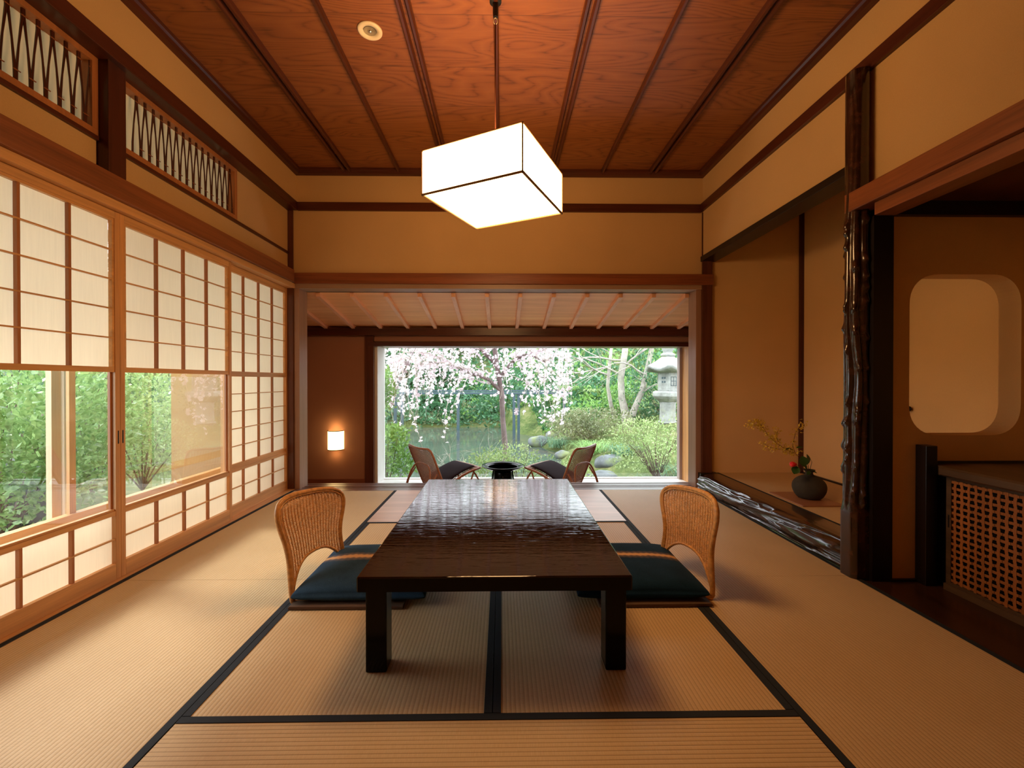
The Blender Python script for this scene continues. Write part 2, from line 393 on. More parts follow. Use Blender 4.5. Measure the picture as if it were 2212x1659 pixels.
# --- floor slab under everything, shells around the room
struct('floor', MB().box(-2.1, 1.81, -1.6, 4.0, -0.12, -0.05), 'wood_alcfloor')
# left wall: upper band, transom band, low wall near the viewer
mb = MB().box(-2.06, -1.885, -1.6, 4.15, 2.60, 3.00)
struct('wall_left', mb, 'plaster', 'ochre plaster band above the dark rail on the window side')
struct('wall_left_band', MB().box(-2.04, -1.96, -1.6, 2.14, 1.985, 2.165).box(-2.04, -1.96, 2.245, 4.05, 1.985, 2.165).box(-2.04, -1.96, 3.252, 4.05, 2.165, 2.58), 'plaster')
struct('wall_left_near', MB().box(-2.06, -1.93, -1.6, 1.325, -0.05, 1.86).box(-2.04, -1.96, -1.6, 1.2, 2.165, 2.58), 'plaster')
# back wall above the opening
struct('wall_back', MB().box(-1.97, 1.96, 4.03, 4.20, 1.97, 3.00), 'plaster', 'ochre plaster above the wide opening')
# right wall
struct('wall_right', MB().prism([(-1.6, 1.94), (2.20, 1.94), (2.20, 2.14), (4.04, 2.14), (4.04, 3.0), (-1.6, 3.0)], 'x', 1.87, 1.97), 'plaster', 'ochre plaster above the alcoves')
struct('wall_rear', MB().box(-2.1, 3.0, -1.7, -1.6, -0.1, 3.0), 'plaster')
# alcove shells
struct('wall_alcove_back', MB().box(1.95, 2.90, 4.05, 4.13, -0.05, 2.75), 'plaster_alc_lit', 'end wall of the flower alcove')
struct('wall_alcove_side', MB().box(2.82, 2.90, -1.6, 4.05, -0.05, 2.75), 'plaster_alc_lit', 'rear wall of the alcoves')
struct('ceiling_alcove', MB().box(1.97, 2.90, 2.2, 4.13, 2.66, 2.72), 'wood_dk')
struct('ceiling_cabinet_alcove', MB().box(1.87, 2.82, -1.6, 2.13, 1.885, 1.93), 'wood_dk')
# partition between the alcoves with a rounded opening
def rounded(x0, x1, z0, z1, r, n=10, sup=2.3):
    pts = []
    for cx, cz, a0 in ((x1 - r, z1 - r, 0), (x0 + r, z1 - r, PI / 2), (x0 + r, z0 + r, PI), (x1 - r, z0 + r, 1.5 * PI)):
        for i in range(n + 1):
            a = a0 + i * PI / 2 / n; ca, sa = math.cos(a), math.sin(a)
            pts.append((cx + r * math.copysign(abs(ca) ** (2 / sup), ca), cz + r * math.copysign(abs(sa) ** (2 / sup), sa)))
    return pts
mb = MB(); hole = rounded(2.032, 2.600, 0.727, 1.53, 0.155); nh = len(hole)
X0, X1, Z0, Z1 = 1.94, 2.82, 0.0, 1.815
def outer(p):
    cx, cz = 2.316, 1.13; dx, dz = p[0] - cx, p[1] - cz
    t = min(((X1 if dx > 0 else X0) - cx) / dx if abs(dx) > 1e-6 else 1e9, ((Z1 if dz > 0 else Z0) - cz) / dz if abs(dz) > 1e-6 else 1e9)
    return (cx + dx * t, cz + dz * t)
out_ = [outer(p) for p in hole]
for (cx, cz) in ((X1, Z1), (X0, Z1), (X0, Z0), (X1, Z0)):
    k = min(range(nh), key=lambda i: (out_[i][0] - cx) ** 2 + (out_[i][1] - cz) ** 2); out_[k] = (cx, cz)
b0 = 0
for y in (2.14, 2.24):
    mb.v += [(p[0], y, p[1]) for p in hole] + [(p[0], y, p[1]) for p in out_]
for i in range(nh):
    j = (i + 1) % nh
    mb.f += [(i, j, nh + j, nh + i), (2 * nh + j, 2 * nh + i, 3 * nh + i, 3 * nh + j), (i, 2 * nh + i, 2 * nh + j, j), (nh + i, nh + j, 3 * nh + j, 3 * nh + i)]
struct('wall_partition', mb, 'plaster_alc_lit', 'plaster partition with a rounded opening between the two alcoves')
struct('trim_partition_head', MB().box(1.87, 2.82, 2.11, 2.26, 1.815, 1.885), 'wood_bl_y')
struct('wall_partition_top', MB().box(1.97, 2.82, 2.15, 2.24, 1.885, 2.66), 'plaster_alc_lit')
struct('trim_partition_foot', MB().box(1.93, 2.10, 2.125, 2.145, -0.005, 0.012), 'wood_bl')
struct('floor_cabinet_alcove', MB().box(1.812, 2.82, -1.6, 2.14, -0.05, 0.0), 'wood_alcfloor', 'dark polished boards in front of the lattice cabinet')
# --- ceiling with battens and cornice
ce = sroot('ceiling', 'brown board ceiling with dark battens')
obj('ceiling_board', MB().box(-2.06, 2.0, -1.7, 4.2, 2.93, 2.98), 'ceiling', ce)
def batten(x, w=0.026):
    return MB().prism([(x - w / 2, 2.931), (x - w / 2, 2.905), (x - w / 4, 2.896), (x + w / 4, 2.896), (x + w / 2, 2.905), (x + w / 2, 2.931)], 'y', -1.6, 4.0)
for xc, dbl in ((-1.405, 1), (-0.94, 0), (-0.50, 1), (-0.03, 0), (0.46, 1), (0.925, 0), (1.385, 1)):
    for dx in ((-0.024, 0.024) if dbl else (0,)):
        obj('batten', batten(xc + dx), 'wood_dk', ce)
def cornice(mb, axis, a0, a1, side, wallpos):
    s_ = side
    prof = [(wallpos, 2.88), (wallpos - s_ * 0.035, 2.885), (wallpos - s_ * 0.042, 2.905), (wallpos - s_ * 0.055, 2.912), (wallpos - s_ * 0.058, 2.932), (wallpos, 2.932)]
    return mb.prism(prof, axis, a0, a1)
struct('trim_1', cornice(MB(), 'y', -1.6, 4.03, -1, -1.885), 'wood_dk')
struct('trim_2', cornice(MB(), 'y', -1.6, 4.03, 1, 1.87), 'wood_dk')
mb = MB(); prof = [(4.03, 2.88), (3.995, 2.885), (3.988, 2.905), (3.975, 2.912), (3.972, 2.932), (4.03, 2.932)]
mb.prism(prof, 'x', -1.885, 1.87); struct('trim_3', mb, 'wood_dk_x')
# --- rails and lintels of the room
struct('trim_4', MB().box(-2.03, -1.868, -1.6, 4.02, 2.556, 2.636), 'wood_dk', 'dark rail over the transoms', bevel=0.004)
struct('trim_5', MB().box(-1.868, 1.85, 4.008, 4.04, 2.556, 2.632), 'wood_dk_x', bevel=0.003)
struct('trim_6', MB().box(1.845, 1.90, -1.6, 4.03, 2.568, 2.640), 'wood_dk', bevel=0.003)
struct('trim_7', MB().box(-2.03, -1.872, -1.6, 3.965, 1.888, 2.0), 'wood_red', 'reddish lintel board over the paper screens', bevel=0.004)
struct('trim_8', MB().box(-2.05, -1.895, -1.6, 4.03, 1.846, 1.888), 'wood_hinoki', bevel=0.002)
struct('trim_9', MB().box(-1.90, 1.96, 4.0, 4.04, 1.886, 1.984), 'wood_red_x', 'reddish lintel board over the wide opening', bevel=0.003)
struct('trim_10', MB().box(-1.90, 1.86, 4.022, 4.20, 1.846, 1.888), 'wood_frame_x')
struct('trim_11', MB().box(-2.0, -1.945, 2.245, 4.05, 2.158, 2.180).box(-2.0, -1.945, -1.6, 2.14, 2.158, 2.180), 'wood_dk', bevel=0.002)
# corner post, jambs, right post
struct('trim_12', MB().box(-2.0, -1.91, 4.02, 4.12, -0.05, 2.56), 'wood_red_z', 'dark red corner post by the paper screens', bevel=0.003)
struct('trim_13', MB().box(-1.91, -1.862, 4.035, 4.20, -0.05, 1.846), 'wood_frame', bevel=0.002)
struct('trim_14', MB().box(1.812, 1.862, 4.035, 4.20, -0.05, 1.846), 'wood_frame', bevel=0.002)
struct('trim_15', MB().box(1.862, 1.955, 4.012, 4.11, -0.05, 2.12), 'wood_red_z', 'dark red post between the opening and the alcove', bevel=0.003)
struct('trim_16', MB().box(1.862, 1.895, 4.02, 4.06, 2.15, 2.56), 'wood_dk_z')
# post on the left wall between the transoms
struct('trim_17', MB().box(-2.03, -1.905, 2.145, 2.245, 1.99, 2.56), 'wood_dk_z', 'dark post between the two transoms', bevel=0.003)
# threshold with two grooves
mb = MB()
for y0, y1, z in ((3.965, 4.06, 0.0), (4.06, 4.08, -0.008), (4.08, 4.11, 0.0), (4.11, 4.13, -0.008), (4.13, 4.20, 0.0), (4.20, 4.215, -0.008), (4.215, 4.26, 0.0)):
    mb.box(-1.90, 1.862, y0, y1, -0.30, z)
struct('trim_18', mb, 'wood_sill', 'grooved brown threshold of the wide opening')
struct('trim_19', MB().box(-2.12, -1.905, -1.6, 4.03, -0.05, 0.004), 'wood_hinoki', 'narrow sill below the paper screens')
# right side lintels of the cabinet alcove
struct('trim_20', MB().box(1.768, 1.872, -1.6, 2.225, 1.858, 1.955), 'wood_red', 'reddish lintel board over the cabinet alcove', bevel=0.004)
struct('trim_21', MB().box(1.795, 1.90, -1.6, 2.075, 1.797, 1.858), 'wood_red', bevel=0.003)
# alcove lintel and corner trims
struct('trim_22', MB().box(1.85, 1.99, 2.20, 4.03, 2.105, 2.152), 'wood_bl_y', 'black lintel of the flower alcove', bevel=0.002)
struct('trim_23', MB().box(2.79, 2.82, 4.02, 4.05, 0.13, 2.60), 'wood_dk_z')
struct('trim_24', MB().box(2.80, 2.82, 2.24, 4.04, 0.13, 0.148), 'wood_bl_y')
struct('floor_alcove', MB().box(2.0, 2.82, 2.24, 4.05, -0.05, 0.135), 'goza', 'raised matted alcove floor')
struct('trim_25', MB().box(2.0, 2.035, 2.24, 4.05, 0.10, 0.1365), 'heri')
struct('trim_26', MB().box(1.835, 2.0, 3.98, 4.05, -0.05, 0.143), 'wood_bl_y')

# --- tatami mats, each with its cloth borders
def tatami(x0, x1, y0, y1, axis, label, both=True):
    t = thing('tatami_mat', label, 'tatami mat', ((x0 + x1) / 2, (y0 + y1) / 2, -0.05), group='tatami mats of the room')
    g = 0.0012
    obj('rush_surface', MB().box(x0 + g, x1 - g, y0 + g, y1 - g, -0.05, 0.0), 'tatami_' + axis, t)
    w = 0.027
    if axis == 'y':
        for a, b in ((x0, x0 + w), (x1 - w, x1)): obj('border', MB().box(a + g, b - g, y0 + g, y1 - g, -0.04, 0.0022), 'heri', t)
    else:
        for a, b in ((y0, y0 + w), (y1 - w, y1)): obj('border', MB().box(x0 + g, x1 - g, a + g, b - g, -0.04, 0.0022), 'heri', t)
    return t
xj = (-1.902, -0.952, -0.028, 0.888, 1.808)
tatami(xj[0], xj[1], 2.20, 3.963, 'y', 'tatami mat along the paper screens, beyond the fine seam, by the wide opening')
tatami(xj[0], xj[1], 0.38, 2.20, 'y', 'tatami mat along the paper screens on the near side of the fine seam')
tatami(xj[1], xj[2], 1.302, 3.07, 'y', 'tatami mat under the table on the side of the paper screens')
tatami(xj[2], xj[3], 1.302, 3.07, 'y', 'tatami mat under the table on the side of the flower alcove')
tatami(xj[3], xj[4], 2.20, 3.963, 'y', 'tatami mat in front of the flower alcove')
tatami(xj[3], xj[4], 0.38, 2.20, 'y', 'tatami mat in front of the lattice cabinet alcove')
tatami(xj[1], xj[3], 0.38, 1.302, 'x', 'tatami mat laid crosswise nearest the viewer in front of the table')
struct('floor_near', MB().box(-1.902, 1.808, -1.6, 0.38, -0.05, 0.0), 'tatami_x')
bd = obj('floor_panel', MB().box(-0.95, 0.886, 3.073, 3.962, -0.05, 0.003), 'wood_board'); tag(bd, 'pale smooth wooden floor panel set crosswise behind the table', 'floor panel')
struct('trim_27', MB().box(-0.95, 0.886, 3.055, 3.073, -0.05, 0.004), 'heri')

# --- engawa (sun room) beyond the opening
struct('floor_sunroom', MB().box(-3.3, 3.3, 4.2, 5.25, -0.36, -0.30), 'wood_sill')
mb = MB().box(-3.3, -1.635, 5.25, 5.62, -0.36, 1.75).box(2.30, 3.3, 5.25, 5.62, -0.36, 1.75).box(-1.635, 2.30, 5.25, 5.62, 1.47, 1.75)
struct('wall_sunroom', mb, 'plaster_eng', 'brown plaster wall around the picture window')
struct('baseboard_sunroom', MB().box(-3.3, -1.60, 5.235, 5.25, -0.30, -0.18), 'wood_red_x')
struct('trim_28', MB().box(-3.3, 3.3, 5.17, 5.25, 1.535, 1.63), 'wood_dk_x', 'dark beam under the sloping ceiling', bevel=0.003)
struct('trim_29', MB().box(-1.635, -1.53, 5.22, 5.27, -0.30, 1.535), 'wood_red_z', bevel=0.002)
struct('trim_30', MB().box(-1.60, 2.32, 5.215, 5.27, 1.41, 1.46), 'wood_dk_x', bevel=0.002)
wl = sroot('window_1', 'wide picture window onto the garden')
obj('window_frame', MB().box(-1.535, -1.497, 5.27, 5.60, -0.26, 1.43), 'whitesill', wl)
obj('window_frame', MB().box(2.295, 2.34, 5.27, 5.60, -0.26, 1.43), 'wood_hinoki_z', wl)
obj('window_sash', MB().box(2.262, 2.296, 5.50, 5.58, -0.26, 1.43), 'greysash', wl)
obj('window_frame', MB().box(-1.53, 2.34, 5.27, 5.62, 1.418, 1.47), 'wood_frame_x', wl)
obj('window_ledge', MB().box(-1.53, 2.32, 5.252, 5.66, -0.36, -0.258), 'whitesill', wl)
obj('window_sash', MB().box(-1.505, 2.30, 5.56, 5.585, -0.258, -0.25), 'whitesill', wl)
obj('pane', MB().quad((-1.50, 5.57, -0.25), (2.265, 5.57, -0.25), (2.265, 5.57, 1.42), (-1.50, 5.57, 1.42)), 'glass', wl)
# sloping ceiling with boards and joists
ec = sroot('ceiling_sunroom', 'sloping board ceiling of the sun room with pale joists')
def zc(y): return 1.825 - 0.19 * (y - 4.2)
y = 4.18; k = 0
while y < 5.24:
    y2 = min(y + 0.135, 5.26)
    obj('board', MB().quad((-3.3, y, zc(y) + .012), (3.3, y, zc(y) + .012), (3.3, y2, zc(y2) + .004), (-3.3, y2, zc(y2) + .004)).quad((-3.3, y2, zc(y2) + .004), (3.3, y2, zc(y2) + .004), (3.3, y2, zc(y2) + .013), (-3.3, y2, zc(y2) + .013)), 'wood_eng', ec)
    y += 0.135
s_ = 0.322
for i in range(-9, 10):
    x = -0.142 + i * s_
    if -3.2 < x < 3.2:
        a, b = 4.18, 5.25
        mb = MB(); w = 0.019
        vs = [(x + sx * w, yy, zc(yy) + dz) for yy in (a, b) for dz in (-0.028, 0.01) for sx in (-1, 1)]
        mb.v = vs; mb.f = [(0, 1, 3, 2), (4, 6, 7, 5), (0, 4, 5, 1), (2, 3, 7, 6), (0, 2, 6, 4), (1, 5, 7, 3)]
        obj('joist', mb, 'wood_eng_j', ec)
struct('wall_sunroom_end', MB().box(3.2, 3.3, 4.13, 5.3, -0.36, 1.9), 'plaster_eng')
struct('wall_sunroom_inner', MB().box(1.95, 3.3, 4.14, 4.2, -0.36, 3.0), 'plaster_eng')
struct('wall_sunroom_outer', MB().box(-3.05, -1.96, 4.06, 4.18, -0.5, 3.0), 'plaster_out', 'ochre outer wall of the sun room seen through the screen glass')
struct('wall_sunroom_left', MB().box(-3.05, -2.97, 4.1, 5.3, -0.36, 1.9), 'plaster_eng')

# --- outer window line on the garden side, beyond the paper screens
wo_ = sroot('window_2', 'outer glass doors beyond the paper screens')
obj('window_frame', MB().box(-2.27, -2.225, -1.0, 4.05, 0.225, 0.305), 'wood_hinoki', wo_)
obj('window_frame', MB().box(-2.262, -2.246, 2.293, 2.327, 0.305, 1.95), 'wood_hinoki_z', wo_)
obj('window_frame', MB().box(-2.30, -2.24, -1.0, 4.05, 1.95, 2.05), 'wood_hinoki', wo_)
obj('pane', MB().quad((-2.2475, 2.327, 0.305), (-2.247, 4.05, 0.305), (-2.247, 4.05, 1.95), (-2.2475, 2.327, 1.95)), 'glass', wo_)
obj('window_sash', MB().box(-2.405, -2.380, 2.402, 2.436, 0.20, 1.95), 'whitesill', wo_)
obj('window_frame', MB().box(-2.27, -2.225, -1.0, 4.05, -0.10, -0.02), 'wood_hinoki', wo_)
struct('trim_31', MB().box(-2.425, -2.395, 2.350, 2.400, -0.4, 2.2), 'palewood', 'pale outdoor post seen through the screen glass')
struct('roof', MB().box(-3.3, 3.4, -1.9, 5.7, 3.02, 3.12).box(-2.95, -2.06, -1.9, 5.7, 2.18, 2.24).box(-3.05, 3.3, 4.13, 5.66, 1.86, 1.92), 'roof')
struct('bounce_slab_outside', MB().box(-1.8, 2.6, 5.68, 6.25, -0.62, -0.52), 'whitesill', 'added white slab below the picture window that bounces sunlight inside')  # unseen slab, added to bounce sun up onto the sun room ceiling
struct('wall_outer_top', MB().box(-2.32, -2.06, -1.6, 4.05, 2.05, 2.18), 'plaster_out')


# ================================================================== PAPER SCREENS
def shoji(y0, y1, xs, label, glass=True, pull=None):
    t = thing('shoji_screen', label, 'paper screen', (xs - 0.015, (y0 + y1) / 2, 0.004), group='sliding paper screens')
    st = 0.028; xb = xs - 0.03
    obj('stile', MB().box(xb, xs, y0, y0 + st, 0.004, 1.845), 'wood_hinoki_z', t, bevel=0.0015)
    obj('stile', MB().box(xb, xs, y1 - st, y1, 0.004, 1.845), 'wood_hinoki_z', t, bevel=0.0015)
    obj('bottom_rail', MB().box(xb, xs, y0 + st, y1 - st, 0.004, 0.083), 'wood_hinoki', t, bevel=0.0015)
    obj('top_rail', MB().box(xb, xs, y0 + st, y1 - st, 1.808, 1.845), 'wood_hinoki', t, bevel=0.0015)
    obj('middle_rail', MB().box(xb, xs - 0.002, y0 + st, y1 - st, 0.325, 0.347).box(xb, xs - 0.008, y0 + st, y1 - st, 0.347, 0.357), 'wood_hinoki', t)
    # upper sash: five rows of paper
    us = obj('upper_sash', MB().box(xs - 0.022, xs - 0.004, y0 + st, y1 - st, 1.042, 1.068).box(xs - 0.022, xs - 0.004, y0 + st, y1 - st, 1.796, 1.808)
             .box(xs - 0.022, xs - 0.004, y0 + st, y0 + st + 0.012, 1.068, 1.796).box(xs - 0.022, xs - 0.004, y1 - st - 0.012, y1 - st, 1.068, 1.796), 'wood_hinoki', t)
    ya, yb = y0 + st + 0.012, y1 - st - 0.012
    def grid(za, zb, rows, ya, yb, xf, par):
        for i in range(1, 4):
            yy = ya + (yb - ya) * i / 4; obj('upright_bar', MB().box(xf - 0.016, xf, yy - 0.006, yy + 0.006, za, zb), 'wood_kumiko_z', par)
        for i in range(1, rows):
            zz = za + (zb - za) * i / rows; obj('cross_bar', MB().box(xf - 0.012, xf + 0.001, ya, yb, zz - 0.0032, zz + 0.0032), 'wood_hinoki', par)
        obj('paper', MB().box(xf - 0.0172, xf - 0.0165, ya, yb, za, zb), 'paper', par)
    grid(1.068, 1.796, 5, ya, yb, xs - 0.006, us)
    grid(0.083, 0.325, 2, y0 + st, y1 - st, xs - 0.005, t)
    if glass:
        obj('pane', MB().quad((xs - 0.024, y0 + st, 0.357), (xs - 0.024, y1 - st, 0.357), (xs - 0.024, y1 - st, 1.042), (xs - 0.024, y0 + st, 1.042)), 'glass', t)
        obj('pane_stop', MB().box(xb, xs - 0.018, y0 + st, y0 + st + 0.01, 0.357, 1.042), 'wood_kumiko_z', t)
        obj('pane_stop', MB().box(xb, xs - 0.018, y1 - st - 0.01, y1 - st, 0.357, 1.042), 'wood_kumiko_z', t)
    else:
        ls = obj('lower_sash', MB().box(xs - 0.026, xs - 0.010, y0 + st, y1 - st, 1.030, 1.042), 'wood_hinoki', t)
        obj('sash_rail', MB().box(xs - 0.026, xs - 0.010, y0 + st, y1 - st, 0.357, 0.382), 'wood_hinoki', ls)
        grid(0.382, 1.030, 5, y0 + st + 0.02, y1 - st, xs - 0.011, ls)
    if pull is not None:
        obj('finger_pull', MB().box(xs - 0.002, xs + 0.0006, pull - 0.0035, pull + 0.0035, 0.682, 0.748), 'black', t)
    return t
shoji(1.322, 2.2315, -1.930, 'paper screen over clear glass, showing green leaves and a pale outdoor post', pull=2.219)
shoji(2.2325, 3.142, -1.930, 'paper screen over clear glass mirroring the stone lantern and a chair', pull=2.245)
shoji(3.116, 4.030, -1.966, 'paper screen with paper in every row and no glass, by the corner post', glass=False)

# ================================================================== TRANSOMS
def transom(y0, y1, label, first, count, peg_step=0.0575):
    t = thing('transom_screen', label, 'transom', (-1.98, (y0 + y1) / 2, 2.18), group='transoms over the paper screens')
    obj('frame', MB().box(-2.01, -1.952, y0, y1, 2.180, 2.212).box(-2.01, -1.952, y0, y1, 2.528, 2.556).box(-2.01, -1.952, y0, y0 + 0.018, 2.212, 2.528).box(-2.01, -1.952, y1 - 0.032, y1, 2.212, 2.528), 'wood_kumiko_z', t, bevel=0.001)
    obj('paper', MB().box(-2.004, -2.003, y0 + .01, y1 - .02, 2.205, 2.535), 'paper_t', t)
    st = MB(); x = -1.966
    for i in range(count):
        yt = first + i * peg_step
        for sgn in (-1, 1):
            yb = yt + sgn * peg_step / 2
            if yb < y0 + .012 or yb > y1 - .02: continue
            st.tube([(x, yt + sgn * .0032, 2.53), (x, yt + sgn * .004, 2.485), (x + .002 * sgn, (yt + yb) / 2, 2.375), (x, yb - sgn * .004, 2.27), (x, yb - sgn * .0032, 2.21)], [.0052, .0052, .0038, .0052, .0052], 6)
        obj('peg', MB().tube([(x + .006, yt - .013, 2.496), (x + .006, yt + .013, 2.496)], .0028, 6), 'wood_red', t)
        if y0 + .02 < yt + peg_step / 2 < y1 - .03: obj('peg', MB().tube([(x + .006, yt + peg_step / 2 - .013, 2.256), (x + .006, yt + peg_step / 2 + .013, 2.256)], .0028, 6), 'wood_red', t)
    obj('zigzag_sticks', st, 'wood_dk_z', t)
transom(2.246, 3.251, 'zigzag stick transom between the dark post and the plaster by the far corner', 2.380, 15)
transom(1.20, 2.144, 'zigzag stick transom on the near side of the dark post', 1.240, 16, 0.0576 + 0.001)

# ================================================================== PENDANT LAMP, DOWNLIGHT, SCONCE
t = thing('pendant_lamp', 'glowing white square box lamp hanging from the ceiling on a cord', 'lamp', (-0.031, 2.205, 2.93))
cs = [(0.088, 1.852), (0.320, 2.315), (-0.148, 2.556), (-0.380, 2.092)]
ZB, ZT = 1.89, 2.098
for i in range(4):
    a, b = cs[i], cs[(i + 1) % 4]
    obj('shade_panel', MB().quad((a[0], a[1], ZB), (b[0], b[1], ZB), (b[0], b[1], ZT), (a[0], a[1], ZT)), 'shade', t)
cx, cy = -0.031, 2.204
ins = [(cx + (p[0] - cx) * .965, cy + (p[1] - cy) * .965) for p in cs]
obj('shade_bottom', MB().quad(*[(p[0], p[1], ZB + .006) for p in ins]), 'shade', t)
mb = MB()
for i in range(4):
    a, b = cs[i], cs[(i + 1) % 4]
    mb.tube([(cx + (a[0] - cx) * 1.004, cy + (a[1] - cy) * 1.004, ZB), (cx + (a[0] - cx) * 1.004, cy + (a[1] - cy) * 1.004, ZT)], .0036, 6)
    mb.tube([(a[0], a[1], ZB - .002), (b[0], b[1], ZB - .002)], .0062, 6); mb.tube([(a[0], a[1], ZT), (b[0], b[1], ZT)], .0032, 6)
mb.tube([(cs[0][0], cs[0][1], ZT - .004), (cs[2][0], cs[2][1], ZT - .004)], .004, 6); mb.tube([(cs[1][0], cs[1][1], ZT - .004), (cs[3][0], cs[3][1], ZT - .004)], .004, 6)
obj('frame', mb, 'shade_frame', t)
obj('cord', MB().tube([(cx, cy, ZT - .03), (cx - .001, cy, 2.5), (cx, cy, 2.80)], .0035, 8), 'cord', t, smooth=True)
hk = obj('hook', MB().tube([(cx + .009 * math.cos(a), cy, 2.812 + .016 * math.sin(a)) for a in [i * 2 * PI / 14 for i in range(14)]], .003, 6, closed=True), 'white', t, smooth=True)
obj('ceiling_plate', MB().lathe([(.0, 2.83), (.012, 2.83), (.014, 2.85), (.014, 2.90), (.03, 2.905), (.03, 2.93)], cx, cy, 20), 'black', t)
t = thing('downlight', 'small round cream downlight set in the ceiling', 'downlight', (-0.726, 2.42, 2.93))
obj('trim_ring', MB().lathe([(.036, 2.930), (.036, 2.925), (.058, 2.920), (.066, 2.924), (.067, 2.932)], -.726, 2.42, 40), 'white', t, smooth=True)
obj('reflector', MB().lathe([(.0, 2.929), (.016, 2.929), (.034, 2.9245)], -.726, 2.42, 30), 'chrome', t, smooth=True)
obj('bulb', MB().lathe([(.0, 2.914), (.009, 2.917), (.014, 2.924), (.012, 2.929)], -.726, 2.42, 20), 'chrome', t, smooth=True)
t = thing('wall_lamp', 'small glowing curved paper lamp on the brown wall beside the picture window', 'wall lamp', (-1.985, 5.25, 0.17))
def halfshell(z0, z1, r, dep, cx=-1.985, y=5.25, n=16):
    mb = MB(); pts = [(cx + r * math.cos(PI + PI * i / n), y - dep * math.sin(PI * i / n) - .004) for i in range(n + 1)]
    for i in range(n): mb.quad((*pts[i], z0), (*pts[i + 1], z0), (*pts[i + 1], z1), (*pts[i], z1))
    return mb, pts
mb, pts = halfshell(.180, .398, .094, .10); obj('paper_shade', mb, 'sconce', t, smooth=True)
for z in (.176, .402):
    mb, pts = halfshell(z - .004, z + .004, .097, .103); mb.quad(*[(*p, z) for p in pts]) if z < .2 else None
    obj('rim', mb, 'wood_dk_x', t)
lamp('wall_lamp_glow', 'POINT', 0.35, (1.0, 0.6, 0.22), (-1.985, 5.17, 0.44), shadow_soft_size=0.04)
lamp('wall_lamp_glow_low', 'POINT', 0.28, (1.0, 0.6, 0.22), (-1.985, 5.17, 0.13), shadow_soft_size=0.04)

# ================================================================== TABLE
t = thing('low_table', 'low black lacquered dining table with a rippled glossy top', 'table', (-0.02, 2.15, 0))
TX0, TX1, TY0, TY1, TZ0, TZ1 = -0.480, 0.436, 1.440, 2.868, 0.300, 0.350
obj('table_top', MB().box(TX0, TX1, TY0, TY1, TZ0, TZ1), 'tabletop', t, bevel=0.004)
obj('apron', MB().box(TX0 + .004, TX1 - .004, TY0 - .0006, TY0 + .02, TZ0 + .001, TZ1 - .006).box(TX0 - .0006, TX0 + .02, TY0 + .004, TY1 - .004, TZ0 + .001, TZ1 - .006).box(TX1 - .02, TX1 + .0006, TY0 + .004, TY1 - .004, TZ0 + .001, TZ1 - .006), 'lacquer', t)
for x0, x1 in ((-.466, -.394), (.358, .430)):
    for y0, y1 in ((1.487, 1.565), (2.745, 2.823)):
        obj('leg', MB().box(x0, x1, y0, y1, 0.0, .301), 'lacquer', t, bevel=0.006)

